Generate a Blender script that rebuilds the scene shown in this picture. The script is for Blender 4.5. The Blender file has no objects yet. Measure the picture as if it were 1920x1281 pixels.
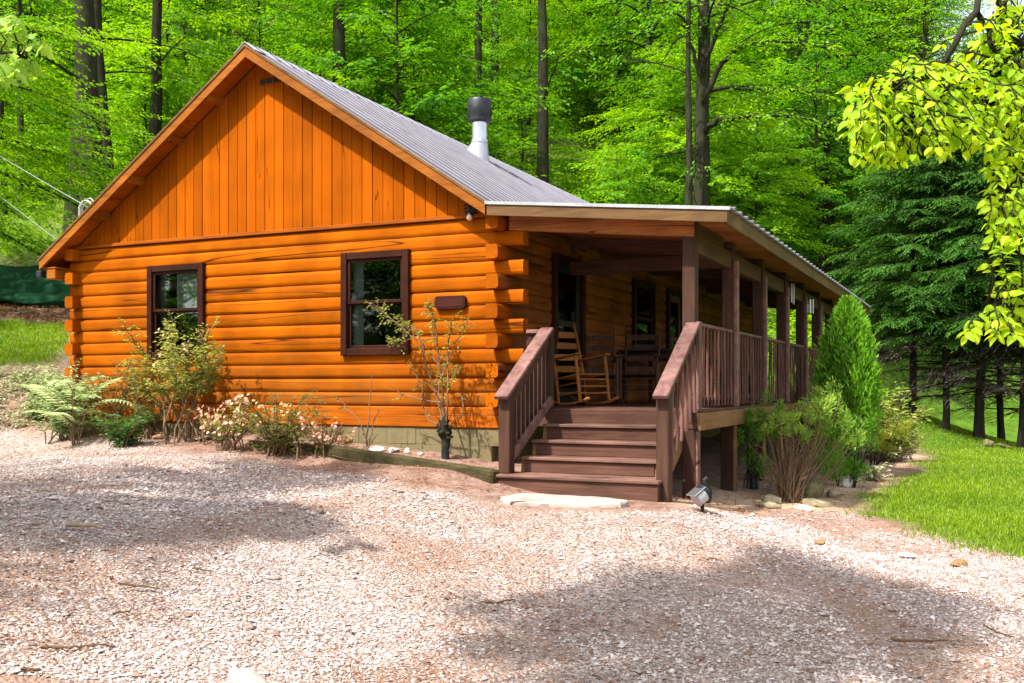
import bpy, math, random
import numpy as np
from mathutils import Vector, Matrix, Euler
R = math.radians
rng = np.random.default_rng(7)
random.seed(7)
scene = bpy.context.scene
col = scene.collection

# ------------------------------------------------------------------ camera, sky, sun, exposure
# house frame: front wall on y = 0 (corner by the porch at x = 0), cabin runs back along +y, eye height is z = 0
F_PX, HZ, YAW = 1869.67, 721.65, 0.4375
CY, SY = math.cos(YAW), math.sin(YAW)
X0, D0 = -0.1724, 11.3541
CAM = np.array([-(X0 * CY - D0 * SY), -(X0 * SY + D0 * CY), 0.0])
cam = bpy.data.objects.new('camera', bpy.data.cameras.new('camera'))
col.objects.link(cam)
cam.location = CAM
cam.rotation_euler = (R(90), 0, YAW)
cam.data.sensor_width = 36
cam.data.lens = F_PX / 1920 * 36
cam.data.shift_y = (HZ - 640.5) / 1920
cam.data.clip_end = 600
scene.camera = cam

SUN_DIR = Vector((-0.36, -0.82, 1.22)).normalized()      # towards the sun
w = bpy.data.worlds.new('World'); scene.world = w; w.use_nodes = True
nt = w.node_tree
sky = nt.nodes.new('ShaderNodeTexSky'); sky.sky_type = 'NISHITA'; sky.sun_disc = False
sky.sun_elevation = math.asin(SUN_DIR.z); sky.sun_rotation = math.atan2(SUN_DIR.x, SUN_DIR.y)
sky.air_density = 1.0; sky.dust_density = 3.0; sky.ozone_density = 1.0
bg = nt.nodes['Background']; hz = nt.nodes.new('ShaderNodeHueSaturation'); hz.inputs['Saturation'].default_value = 0.42; nt.links.new(sky.outputs[0], hz.inputs['Color']); nt.links.new(hz.outputs[0], bg.inputs[0]); bg.inputs[1].default_value = 0.15
sl = bpy.data.lights.new('sun', 'SUN'); sl.energy = 3.9; sl.angle = R(1.2); sl.color = (1.0, 0.94, 0.84)
sun = bpy.data.objects.new('sun', sl); col.objects.link(sun)
sun.rotation_euler = SUN_DIR.to_track_quat('Z', 'Y').to_euler()
sun.location = (-20, -25, 40)
scene.view_settings.view_transform = 'Standard'
scene.view_settings.look = 'None'
scene.view_settings.exposure = 1.25
scene.view_settings.gamma = 1.0
scene.view_settings.use_curve_mapping = False
scene.render.engine = 'CYCLES'
cy = scene.cycles
cy.max_bounces = 12; cy.diffuse_bounces = 10; cy.glossy_bounces = 3; cy.transmission_bounces = 8
cy.transparent_max_bounces = 6; cy.caustics_reflective = False; cy.caustics_refractive = False
cy.use_denoising = True
cy.sample_clamp_indirect = 8

# ------------------------------------------------------------------ picture <-> place
def proj(x, y, z):
    X = X0 + CY * x + SY * y; D = D0 - SY * x + CY * y
    return 960 + F_PX * X / D, HZ - F_PX * z / D
def pix(px, py, D):
    X = (px - 960) / F_PX * D
    return np.array([CY * (X - X0) - SY * (D - D0), SY * (X - X0) + CY * (D - D0), (HZ - py) / F_PX * D])
def hity(px, y):      # x of the point of plane y=const under pixel column px
    a = pix(px, HZ, 1.0) - CAM; t = (y - CAM[1]) / a[1]
    return CAM[0] + a[0] * t
def hitx(px, x):
    a = pix(px, HZ, 1.0) - CAM; t = (x - CAM[0]) / a[0]
    return CAM[1] + a[1] * t
def depth(x, y): return D0 - SY * x + CY * y
def zat(py, x, y): return (HZ - py) / F_PX * depth(x, y)

# ------------------------------------------------------------------ object helpers
def link(o, parent=None):
    col.objects.link(o)
    if parent is not None: o.parent = parent
    return o
def tag(o, label=None, cat=None, group=None, kind=None):
    if label: o['label'] = label
    if cat: o['category'] = cat
    if group: o['group'] = group
    if kind: o['kind'] = kind
    return o
def thing(name, label, cat, loc=(0, 0, 0), rz=0.0, group=None, scale=1.0):
    o = bpy.data.objects.new(name, None); col.objects.link(o)
    o.empty_display_size = 0.2
    o.location = loc; o.rotation_euler = (0, 0, rz); o.scale = (scale,) * 3
    return tag(o, label, cat, group)
def copy_tree(o, parent=None):
    c = o.copy(); col.objects.link(c)
    if parent is not None: c.parent = parent
    for ch in o.children: copy_tree(ch, c)
    return c

class MB:
    """collects vertices and faces of one mesh"""
    def __init__(s): s.v = []; s.f = []; s.n = 0
    def add(s, v, f):
        v = np.asarray(v, float).reshape(-1, 3)
        s.v.append(v); k = s.n
        for q in f: s.f.append([i + k for i in q])
        s.n += len(v); return s
    def box(s, x0, x1, y0, y1, z0, z1, b=0.006, M=None):
        s.add(*cbox(x0, x1, y0, y1, z0, z1, b, M)); return s
    def tube(s, pts, rad, n=8, cap=True):
        s.add(*tube_geo(pts, rad, n, cap)); return s
    def lathe(s, prof, n=16, c=(0, 0, 0)):
        V = []; Fc = []
        for r, z in prof:
            for k in range(n):
                a = 2 * math.pi * k / n; V.append((c[0] + r * math.cos(a), c[1] + r * math.sin(a), c[2] + z))
        for i in range(len(prof) - 1):
            for k in range(n):
                k2 = (k + 1) % n; Fc.append((i * n + k, i * n + k2, (i + 1) * n + k2, (i + 1) * n + k))
        Fc.append(tuple(range(n - 1, -1, -1))); m = (len(prof) - 1) * n; Fc.append(tuple(range(m, m + n)))
        s.add(V, Fc); return s
    def mesh(s, name, smooth=False):
        me = bpy.data.meshes.new(name)
        V = np.concatenate(s.v) if s.v else np.zeros((0, 3))
        me.from_pydata(V.tolist(), [], s.f)
        if smooth:
            me.polygons.foreach_set('use_smooth', [True] * len(me.polygons))
            try: me.set_sharp_from_angle(angle=R(40))
            except Exception: pass
        me.update(); return me
    def build(s, name, mat, parent=None, smooth=False):
        me = s.mesh(name, smooth); me.materials.append(mat)
        return link(bpy.data.objects.new(name, me), parent)

CB_F = None
def cbox(x0, x1, y0, y1, z0, z1, b, M=None):
    """box with chamfered edges: 24 vertices, 26 faces"""
    global CB_F
    b = min(b, (x1 - x0) * .45, (y1 - y0) * .45, (z1 - z0) * .45)
    V = []; 
    for i in (0, 1):
        for j in (0, 1):
            for k in (0, 1):
                p = [(x0, x1)[i], (y0, y1)[j], (z0, z1)[k]]; d = [b if i == 0 else -b, b if j == 0 else -b, b if k == 0 else -b]
                V.append((p[0], p[1] + d[1], p[2] + d[2])); V.append((p[0] + d[0], p[1], p[2] + d[2])); V.append((p[0] + d[0], p[1] + d[1], p[2]))
    if CB_F is None:
        Fs = []
        def c(i, j, k, a): return (i * 4 + j * 2 + k) * 3 + a
        for s_ in (0, 1):
            q = [c(s_, 0, 0, 0), c(s_, 1, 0, 0), c(s_, 1, 1, 0), c(s_, 0, 1, 0)]; Fs.append(q if s_ else q[::-1])
            q = [c(0, s_, 0, 1), c(1, s_, 0, 1), c(1, s_, 1, 1), c(0, s_, 1, 1)]; Fs.append(q[::-1] if s_ else q)
            q = [c(0, 0, s_, 2), c(1, 0, s_, 2), c(1, 1, s_, 2), c(0, 1, s_, 2)]; Fs.append(q if s_ else q[::-1])
        for a_ in (0, 1):
            for b_ in (0, 1):
                q = [c(a_, b_, 0, 0), c(a_, b_, 1, 0), c(a_, b_, 1, 1), c(a_, b_, 0, 1)]; Fs.append(q if a_ == b_ else q[::-1])
                q = [c(a_, 0, b_, 0), c(a_, 0, b_, 2), c(a_, 1, b_, 2), c(a_, 1, b_, 0)]; Fs.append(q if a_ == b_ else q[::-1])
                q = [c(0, a_, b_, 1), c(1, a_, b_, 1), c(1, a_, b_, 2), c(0, a_, b_, 2)]; Fs.append(q if a_ == b_ else q[::-1])
        for i in (0, 1):
            for j in (0, 1):
                for k in (0, 1):
                    q = [c(i, j, k, 0), c(i, j, k, 1), c(i, j, k, 2)]; Fs.append(q if (i + j + k) % 2 == 1 else q[::-1])
        CB_F = Fs
    V = np.array(V)
    if M is not None:
        M = np.array(M); V = V @ M[:3, :3].T + M[:3, 3]
    return V, CB_F

def tube_geo(pts, rad, n=8, cap=True):
    P = np.asarray(pts, float); m = len(P); rad = np.broadcast_to(np.asarray(rad, float), (m,))
    T = np.gradient(P, axis=0); T /= np.linalg.norm(T, axis=1)[:, None] + 1e-9
    ref = np.array([0, 0, 1.0]) if abs(T[0, 2]) < .9 else np.array([1.0, 0, 0])
    V = np.zeros((m, n, 3)); a = np.arange(n) * 2 * math.pi / n
    for i in range(m):
        u = np.cross(T[i], ref); u /= np.linalg.norm(u) + 1e-9; v = np.cross(T[i], u); ref = -np.cross(T[i], u) if False else ref
        V[i] = P[i] + rad[i] * (np.cos(a)[:, None] * u + np.sin(a)[:, None] * v)
    Fs = []
    for i in range(m - 1):
        for k in range(n):
            k2 = (k + 1) % n; Fs.append((i * n + k, i * n + k2, (i + 1) * n + k2, (i + 1) * n + k))
    if cap: Fs.append(tuple(range(n - 1, -1, -1))); Fs.append(tuple(range((m - 1) * n, m * n)))
    return V.reshape(-1, 3), Fs

def fast_mesh(name, V, T, mat, attrs=None, smooth=False):
    """large triangle/quad mesh from arrays; T is (n,3) or (n,4)"""
    me = bpy.data.meshes.new(name); V = np.ascontiguousarray(V, np.float32); T = np.ascontiguousarray(T, np.int32)
    k = T.shape[1]
    me.vertices.add(len(V)); me.vertices.foreach_set('co', V.ravel())
    me.loops.add(T.size); me.loops.foreach_set('vertex_index', T.ravel())
    me.polygons.add(len(T)); me.polygons.foreach_set('loop_start', np.arange(len(T), dtype=np.int32) * k)
    me.update(calc_edges=True)
    if attrs:
        for nm, a in attrs.items():
            at = me.attributes.new(nm, 'FLOAT', 'POINT'); at.data.foreach_set('value', np.ascontiguousarray(a, np.float32))
    if smooth: me.polygons.foreach_set('use_smooth', np.ones(len(T), bool))
    me.materials.append(mat); me.validate(); return me

def box_obj(name, mat, parent, x0, x1, y0, y1, z0, z1, b=0.006, M=None):
    return MB().box(x0, x1, y0, y1, z0, z1, b, M).build(name, mat, parent)
def beam_matrix(p0, p1, up=(0, 0, 1)):
    """frame whose local x runs from p0 to p1; z close to up"""
    p0 = Vector(p0); x = Vector(p1) - p0; L = x.length; x.normalize(); up = Vector(up)
    y = up.cross(x).normalized(); z = x.cross(y)
    M = Matrix((x, y, z)).transposed().to_4x4(); M.translation = p0
    return M, L

# ------------------------------------------------------------------ materials
def new_mat(name):
    m = bpy.data.materials.new(name); m.use_nodes = True; n = m.node_tree
    return m, n, n.nodes['Principled BSDF'], n.links.new
def N(n, t, **kw):
    o = n.nodes.new(t)
    for k, v in kw.items():
        if hasattr(o, k): setattr(o, k, v)
        else: o.inputs[k].default_value = v
    return o
def ramp(n, stops):
    r = n.nodes.new('ShaderNodeValToRGB'); e = r.color_ramp.elements
    while len(e) < len(stops): e.new(0.5)
    for el, (p, c) in zip(e, stops):
        el.position = p; el.color = (*c, 1) if len(c) == 3 else c
    return r
def mixc(n, lk, mode, fac, a, b):
    m = n.nodes.new('ShaderNodeMix'); m.data_type = 'RGBA'; m.blend_type = mode
    for s, v in ((0, fac), (6, a), (7, b)):
        if hasattr(v, 'links') or hasattr(v, 'is_output'): lk(v, m.inputs[s])
        elif s == 0: m.inputs[s].default_value = v
        else: m.inputs[s].default_value = (*v, 1) if len(v) == 3 else v
    return m.outputs[2]

def wood(name, c1, c2, scale=(1, 1, 1), rough=.6, cracks=.0, crack_col=(.03, .008, .002), bump=.25, rnd=.25, stain=.3, grime=None, spec=.12):
    """scale: low along the grain, high across it"""
    m, n, b, lk = new_mat(name)
    tc = N(n, 'ShaderNodeTexCoord'); mp = N(n, 'ShaderNodeMapping'); mp.inputs[3].default_value = scale
    oi = N(n, 'ShaderNodeObjectInfo'); add = N(n, 'ShaderNodeVectorMath', operation='SCALE'); 
    cmb = N(n, 'ShaderNodeCombineXYZ'); lk(oi.outputs['Random'], cmb.inputs[0]); lk(oi.outputs['Random'], cmb.inputs[2])
    add.inputs['Scale'].default_value = 37.0; lk(cmb.outputs[0], add.inputs[0])
    ad = N(n, 'ShaderNodeVectorMath', operation='ADD'); lk(tc.outputs['Object'], mp.inputs[0]); lk(mp.outputs[0], ad.inputs[0]); lk(add.outputs[0], ad.inputs[1])
    g = N(n, 'ShaderNodeTexNoise', Scale=3.0, Detail=6.0, Roughness=.65, Distortion=.6); lk(ad.outputs[0], g.inputs[0])
    rp = ramp(n, [(.3, c2), (.62, c1)]); lk(g.outputs[0], rp.inputs[0])
    st = N(n, 'ShaderNodeTexNoise', Scale=1.7, Detail=4.0); lk(tc.outputs['Object'], st.inputs[0])
    sr = ramp(n, [(.35, (1 - stain,) * 3), (.65, (1, 1, 1))]); lk(st.outputs[0], sr.inputs[0])
    c = mixc(n, lk, 'MULTIPLY', 1.0, rp.outputs[0], sr.outputs[0])
    rr = N(n, 'ShaderNodeMapRange'); lk(oi.outputs['Random'], rr.inputs[0]); rr.inputs[3].default_value = 1 - rnd; rr.inputs[4].default_value = 1 + rnd * .4
    hs = N(n, 'ShaderNodeHueSaturation'); lk(rr.outputs[0], hs.inputs['Value']); lk(c, hs.inputs['Color'])
    out = hs.outputs[0]
    hgt = g.outputs[0]
    if cracks > 0:
        s2 = N(n, 'ShaderNodeMapping'); s2.inputs[3].default_value = tuple(.11 if v == min(scale) else v * .42 for v in scale)
        ad2 = N(n, 'ShaderNodeVectorMath', operation='ADD'); lk(tc.outputs['Object'], s2.inputs[0]); lk(s2.outputs[0], ad2.inputs[0]); lk(add.outputs[0], ad2.inputs[1])
        k = N(n, 'ShaderNodeTexNoise', Scale=2.2, Detail=1.0, Distortion=.0); lk(ad2.outputs[0], k.inputs[0])
        kr = ramp(n, [(.5 - .012 * cracks, (0, 0, 0)), (.5, (1, 1, 1)), (.5 + .012 * cracks, (0, 0, 0))]); lk(k.outputs[0], kr.inputs[0])
        k2 = N(n, 'ShaderNodeTexNoise', Scale=.9, Detail=1.0); lk(ad2.outputs[0], k2.inputs[0])
        k2r = ramp(n, [(.49, (0, 0, 0)), (.54, (1, 1, 1))]); lk(k2.outputs[0], k2r.inputs[0])
        mm = N(n, 'ShaderNodeMath', operation='MULTIPLY'); lk(kr.outputs[0], mm.inputs[0]); lk(k2r.outputs[0], mm.inputs[1])
        out = mixc(n, lk, 'MIX', mm.outputs[0], out, crack_col)
        sub = N(n, 'ShaderNodeMath', operation='SUBTRACT'); lk(hgt, sub.inputs[0]); lk(mm.outputs[0], sub.inputs[1]); hgt = sub.outputs[0]
    if grime:      # splash dirt that reaches up unevenly from the ground
        sz = N(n, 'ShaderNodeSeparateXYZ'); lk(tc.outputs['Object'], sz.inputs[0]); gn = N(n, 'ShaderNodeTexNoise', Scale=2.6, Detail=7.0, Roughness=.7); lk(tc.outputs['Object'], gn.inputs[0])
        ma = N(n, 'ShaderNodeMath', operation='MULTIPLY_ADD'); lk(gn.outputs[0], ma.inputs[0]); ma.inputs[1].default_value = -1.7; lk(sz.outputs[2], ma.inputs[2])
        gr = N(n, 'ShaderNodeMapRange'); lk(ma.outputs[0], gr.inputs[0]); gr.inputs[1].default_value = grime[0] - .85; gr.inputs[2].default_value = grime[1] - .85; gr.inputs[3].default_value = .75; gr.inputs[4].default_value = 0.0
        out = mixc(n, lk, 'MIX', gr.outputs[0], out, grime[2])
    lk(out, b.inputs['Base Color']); b.inputs['Roughness'].default_value = rough; b.inputs['Specular IOR Level'].default_value = spec
    bp = N(n, 'ShaderNodeBump', Strength=bump, Distance=.01); lk(hgt, bp.inputs['Height']); lk(bp.outputs[0], b.inputs['Normal'])
    return m

def mottled(name, c1, c2, scale=6.0, rough=.8, bump=.3, dist=.02, metal=0.0, c3=None, detail=8.0, spec=.5):
    m, n, b, lk = new_mat(name)
    tc = N(n, 'ShaderNodeTexCoord'); t = N(n, 'ShaderNodeTexNoise', Scale=scale, Detail=detail, Roughness=.65); lk(tc.outputs['Object'], t.inputs[0])
    st = [(.32, c1), (.66, c2)] if c3 is None else [(.3, c1), (.5, c2), (.7, c3)]
    rp = ramp(n, st); lk(t.outputs[0], rp.inputs[0]); lk(rp.outputs[0], b.inputs['Base Color'])
    b.inputs['Roughness'].default_value = rough; b.inputs['Metallic'].default_value = metal; b.inputs['Specular IOR Level'].default_value = spec
    bp = N(n, 'ShaderNodeBump', Strength=bump, Distance=dist); lk(t.outputs[0], bp.inputs['Height']); lk(bp.outputs[0], b.inputs['Normal'])
    return m

def leaf_mat(name, c_dark, c_light, trans=.42, rough=.5, tcol=None, spec=.35, objrnd=.0):
    """leaf colour varies from leaf to leaf through the mesh attribute 'tint'"""
    m, n, b, lk = new_mat(name)
    at = N(n, 'ShaderNodeAttribute'); at.attribute_name = 'tint'
    rp = ramp(n, [(0.0, c_dark), (1.0, c_light)])
    if objrnd:
        oi = N(n, 'ShaderNodeObjectInfo'); mr = N(n, 'ShaderNodeMapRange'); lk(oi.outputs['Random'], mr.inputs[0])
        mr.inputs[3].default_value = -objrnd; mr.inputs[4].default_value = objrnd
        aa = N(n, 'ShaderNodeMath', operation='ADD'); lk(at.outputs['Fac'], aa.inputs[0]); lk(mr.outputs[0], aa.inputs[1]); lk(aa.outputs[0], rp.inputs[0])
    else: lk(at.outputs['Fac'], rp.inputs[0])
    lk(rp.outputs[0], b.inputs['Base Color']); b.inputs['Roughness'].default_value = rough; b.inputs['Specular IOR Level'].default_value = spec
    tr = N(n, 'ShaderNodeBsdfTranslucent')
    hs = N(n, 'ShaderNodeHueSaturation', Hue=.488, Saturation=1.1, Value=1.6); lk(rp.outputs[0], hs.inputs['Color']); lk(hs.outputs[0], tr.inputs[0])
    mx = N(n, 'ShaderNodeMixShader'); mx.inputs[0].default_value = trans
    lk(b.outputs[0], mx.inputs[1]); lk(tr.outputs[0], mx.inputs[2]); lk(mx.outputs[0], n.nodes['Material Output'].inputs[0])
    return m

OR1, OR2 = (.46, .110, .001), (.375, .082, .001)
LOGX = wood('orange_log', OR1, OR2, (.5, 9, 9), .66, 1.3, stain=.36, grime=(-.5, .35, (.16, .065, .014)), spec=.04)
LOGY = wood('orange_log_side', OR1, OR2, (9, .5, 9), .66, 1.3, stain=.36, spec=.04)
LOGY_SHADE = wood('porch_log_shaded', (.36, .115, .030), (.23, .065, .020), (9, .5, 9), .7, 1.5, stain=.42)  # porch wall copy of the orange log, its shade put into browner colour
BOARDZ = wood('orange_board', (.42, .094, .001), (.36, .075, .001), (9, 9, .5), .7, .4, bump=.12, stain=.22, spec=.03)
BOARDX = wood('orange_trim', (.46, .115, .003), (.30, .06, .002), (.5, 9, 9), .6, .4)
SOFF = wood('orange_soffit', (.42, .10, .003), (.28, .06, .002), (2, .7, 2), .6, .3)
BROWNX = wood('brown_timber', (.140, .066, .047), (.066, .031, .024), (.6, 10, 10), .55, .8, (.015, .006, .005))
BROWNY = wood('brown_timber_long', (.140, .066, .047), (.066, .031, .024), (10, .6, 10), .55, .8, (.015, .006, .005))
BROWNZ = wood('brown_post', (.100, .048, .034), (.049, .024, .018), (10, 10, .6), .55, .8, (.015, .006, .005))
STICK = wood('peeled_stick', (.25, .125, .10), (.12, .055, .05), (12, 12, .8), .6, .4, (.03, .012, .01), rnd=.5)
WORN = wood('worn_handrail', (.30, .165, .145), (.13, .06, .055), (3, 3, 3), .5, .3)
TRIMW = wood('dark_window_trim', (.050, .013, .006), (.024, .007, .004), (4, 4, 4), .5)
RIMB = wood('ochre_rim', (.30, .165, .070), (.19, .10, .05), (6, .6, 6), .6, .6)
FASC = wood('pale_fascia', (.22, .125, .052), (.13, .066, .028), (.8, .8, 7), .6, .4)
FASCO = wood('orange_fascia', (.39, .125, .012), (.26, .072, .007), (.8, .8, 7), .6, .4)
CEIL = wood('porch_ceiling', (.50, .18, .06), (.30, .095, .035), (.6, 8, 8), .65, .7)
CHAIRW = wood('chair_wood', (.50, .20, .05), (.32, .115, .03), (8, 8, 1.0), .5)
CHAIRD = wood('chair_wood_dark', (.17, .085, .06), (.09, .04, .03), (8, 8, 1.0), .5)
DARKW = wood('table_wood', (.08, .045, .04), (.04, .022, .02), (1, 8, 8), .5)
BLOCK = mottled('limewashed_block', (.105, .08, .038), (.17, .135, .065), 3.5, .9, .35, c3=(.13, .12, .055))
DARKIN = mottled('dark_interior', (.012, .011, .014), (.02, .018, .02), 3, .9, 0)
PLAQ = wood('plaque_wood', (.06, .014, .008), (.03, .008, .006), (1, 8, 8), .6)
BLACKM = mottled('black_metal', (.02, .022, .027), (.045, .05, .06), 8, .45, .1, metal=.6)
STEEL = mottled('stainless_steel', (.55, .58, .62), (.68, .70, .74), 4, .28, .03, metal=.95)
GALV = mottled('dull_steel', (.40, .40, .44), (.56, .56, .60), 5, .4, .05, metal=.8)
CURT = mottled('curtain_cloth', (.42, .42, .40), (.58, .57, .54), 5, .9, .1)
WIRE = mottled('cable_sheath', (.42, .41, .37), (.6, .58, .52), 5, .6, 0)

def roof_mat():
    m, n, b, lk = new_mat('galvanised_roofing')
    tc = N(n, 'ShaderNodeTexCoord'); mp = N(n, 'ShaderNodeMapping'); mp.inputs[3].default_value = (.5, 5, 2); lk(tc.outputs['Object'], mp.inputs[0])
    t = N(n, 'ShaderNodeTexNoise', Scale=2.0, Detail=7.0, Roughness=.6); lk(mp.outputs[0], t.inputs[0])
    rp = ramp(n, [(.3, (.25, .247, .295)), (.6, (.37, .365, .43)), (.75, (.34, .27, .25))]); lk(t.outputs[0], rp.inputs[0]); 
    sp = N(n, 'ShaderNodeSeparateXYZ'); lk(tc.outputs['Object'], sp.inputs[0])         # dark line along the foot of each rib
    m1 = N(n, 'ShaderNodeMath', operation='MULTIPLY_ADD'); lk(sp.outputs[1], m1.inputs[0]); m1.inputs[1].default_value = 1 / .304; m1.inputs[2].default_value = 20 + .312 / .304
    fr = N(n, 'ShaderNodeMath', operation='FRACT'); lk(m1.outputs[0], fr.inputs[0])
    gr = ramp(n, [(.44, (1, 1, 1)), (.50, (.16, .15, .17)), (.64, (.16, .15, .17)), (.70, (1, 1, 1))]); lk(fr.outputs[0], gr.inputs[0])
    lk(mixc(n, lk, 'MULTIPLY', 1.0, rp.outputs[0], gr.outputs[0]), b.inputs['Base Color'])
    b.inputs['Metallic'].default_value = .0; b.inputs['Roughness'].default_value = .6; b.inputs['Specular IOR Level'].default_value = .12
    return m
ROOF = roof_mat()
def glass_mat():
    m, n, b, lk = new_mat('window_glass')
    tr = N(n, 'ShaderNodeBsdfTransparent'); tr.inputs[0].default_value = (.8, .85, .85, 1)
    gl = N(n, 'ShaderNodeBsdfGlossy'); gl.inputs['Roughness'].default_value = .02
    tx = N(n, 'ShaderNodeTexNoise', Scale=1.6, Detail=1.0); tcd = N(n, 'ShaderNodeTexCoord'); lk(tcd.outputs['Object'], tx.inputs[0])
    bp = N(n, 'ShaderNodeBump', Strength=.04, Distance=.05); lk(tx.outputs[0], bp.inputs['Height']); lk(bp.outputs[0], gl.inputs['Normal'])
    fr = N(n, 'ShaderNodeFresnel', IOR=1.42); mx = N(n, 'ShaderNodeMixShader'); lk(fr.outputs[0], mx.inputs[0]); lk(tr.outputs[0], mx.inputs[1]); lk(gl.outputs[0], mx.inputs[2])
    lk(mx.outputs[0], n.nodes['Material Output'].inputs[0]); return m
GLASS = glass_mat()
# ------------------------------------------------------------------ terrain
TP = []
def tp(x, y, z): TP.append((x, y, z))
def tpix(px, py, D): TP.append(tuple(pix(px, py, D)))
for a in [(0, 1281, 4.5), (0, 1000, 6.6), (0, 800, 14.3), (330, 824, 12.9), (600, 860, 11.7), (960, 1281, 5.2), (960, 1000, 8.05), (1500, 1281, 5.3), (1920, 1281, 5.35),
          (1920, 1000, 9.6), (1500, 1000, 9.5), (1650, 900, 15.0), (1920, 880, 17.0), (1720, 845, 22.5), (1920, 838, 25.0), (1800, 800, 36), (1920, 800, 36), (1690, 800, 34),
          (60, 700, 15.4), (60, 605, 20), (60, 562, 22.5), (60, 492, 26), (60, 458, 35), (-150, 690, 16), (-150, 560, 23), (185, 395, 28), (30, 436, 34), (295, 330, 36), (60, 250, 58), (-200, 360, 40),
          (650, 350, 38), (900, 400, 36), (1315, 440, 33), (1500, 520, 40), (1300, 250, 52), (650, 150, 55), (900, 0, 72), (300, 0, 68), (1400, 60, 75),
          (1750, 470, 58), (1900, 600, 52), (1720, 180, 84), (2000, 430, 90), (2300, 500, 80), (1900, 420, 110), (1000, -200, 110), (200, -250, 110), (2400, 700, 45), (-500, 300, 60)]:
    tpix(*a)
for a in [(5, -10.2, -1.62), (5, -16, -1.7), (-8, -12, -1.0), (16, -10, -1.6), (-20, -14, -.7), (-6.73, 0, -.57), (-3.4, 0, -.68), (-1.7, 0, -.76), (0, 0, -.88), (1.4, -1.25, -1.07), (2.3, -1.25, -1.085), (.6, -1.25, -.985), (2.3, 0, -1.19), (2.3, 1.85, -1.30),
          (2.6, 6, -1.36), (2.6, 13, -1.30), (0, 6, -.95), (0, 13.5, -.7), (-6.7, 7, -.15), (-6.7, 14, .15), (-3, 16, .1), (3, 17, -.8), (-9, 8, 1.2), (8, 3, -1.42), (12, 12, -1.4), (20, 5, -1.4),
          (-4, -2, -.83), (0, -3, -1.08), (5, -28, -1.8), (-25, -30, -.9), (30, -30, -1.6), (45, 20, -.5), (60, -10, -.5), (-60, -20, 3), (-60, 30, 26), (60, 80, 14), (-20, 90, 44), (30, 100, 38)]:
    tp(*a)
TP = np.array(TP)
def _phi(r): return np.sqrt(r * r + 1.2)
_K = _phi(np.linalg.norm(TP[:, None, :2] - TP[None, :, :2], axis=2)) + np.eye(len(TP)) * .02
_W = np.linalg.solve(_K, TP[:, 2] - TP[:, 2].mean()); _ZM = TP[:, 2].mean()
def ground_z(x, y):
    x = np.asarray(x, float); y = np.asarray(y, float); sh = x.shape; q = np.stack([x.ravel(), y.ravel()], 1)
    out = np.zeros(len(q))
    for i in range(0, len(q), 20000):
        d = q[i:i + 20000, None, :] - TP[None, :, :2]
        out[i:i + 20000] = _phi(np.sqrt((d * d).sum(2))) @ _W + _ZM
    return out.reshape(sh)
def gz(x, y): return float(ground_z(np.array([x]), np.array([y]))[0])
def gp(px, py, dmin=3.0, dmax=120.0):
    """where the line of sight through pixel (px,py) meets the ground"""
    Ds = np.geomspace(dmin, dmax, 500); d1 = pix(px, py, 1.0) - CAM
    P = CAM + Ds[:, None] * d1
    h = P[:, 2] - ground_z(P[:, 0], P[:, 1]); k = np.argmax(h < 0)
    if h[k] >= 0: k = len(Ds) - 1
    if k == 0: return P[0]
    t = h[k - 1] / (h[k - 1] - h[k] + 1e-12); p = P[k - 1] * (1 - t) + P[k] * t
    p[2] = gz(p[0], p[1]); return p

def sdist(poly, x, y):
    """signed distance to a polygon, positive inside"""
    poly = np.asarray(poly, float)[:, :2]; n = len(poly); ins = np.zeros(x.shape, bool); dm = np.full(x.shape, 1e9)
    for i in range(n):
        a, b = poly[i], poly[(i + 1) % n]; e = b - a
        t = np.clip(((x - a[0]) * e[0] + (y - a[1]) * e[1]) / (e @ e + 1e-12), 0, 1)
        dm = np.minimum(dm, np.hypot(x - a[0] - t * e[0], y - a[1] - t * e[1]))
        c = ((a[1] > y) != (b[1] > y)) & (x < (b[0] - a[0]) * (y - a[1]) / (b[1] - a[1] + 1e-12) + a[0]); ins ^= c
    return np.where(ins, dm, -dm)
def vnoise(x, y, s, seed=0):
    """smooth value noise in 0..1"""
    r = np.random.default_rng(seed); G = r.random((64, 64)); u = x / s; v = y / s
    i = np.floor(u).astype(int); j = np.floor(v).astype(int); fu = u - i; fv = v - j; fu = fu * fu * (3 - 2 * fu); fv = fv * fv * (3 - 2 * fv)
    g = lambda a, b: G[a % 64, b % 64]
    return (g(i, j) * (1 - fu) + g(i + 1, j) * fu) * (1 - fv) + (g(i, j + 1) * (1 - fu) + g(i + 1, j + 1) * fu) * fv

GRAVEL_EDGE = [gp(*p) for p in [(0, 806), (120, 806), (250, 822), (380, 846), (520, 868), (660, 893), (800, 921), (930, 951), (1080, 962), (1200, 958), (1330, 962), (1450, 958), (1580, 966), (1680, 992), (1800, 1022), (1920, 1048)]]
GRAVEL = [(-30, GRAVEL_EDGE[0][1] + 3)] + [tuple(p[:2]) for p in GRAVEL_EDGE] + [(12, GRAVEL_EDGE[-1][1] - 3), (16, -30), (-30, -30)]
LAWN_EDGE = [gp(*p) for p in [(1920, 1046), (1800, 1015), (1700, 990), (1632, 962), (1650, 930), (1686, 900), (1728, 876), (1775, 860), (1735, 846), (1705, 832)]]
LAWN = [(22, LAWN_EDGE[0][1] - 5)] + [tuple(p[:2]) for p in LAWN_EDGE] + [tuple(pix(1640, 800, 34)[:2]), tuple(pix(1650, 780, 50)[:2]), tuple(pix(2100, 780, 50)[:2]), (45, 30)]
BANK_LAWN = [tuple(gp(*p)[:2]) for p in [(-60, 706), (0, 690), (70, 680), (118, 668), (128, 612), (0, 598), (-300, 598)]]
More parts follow.
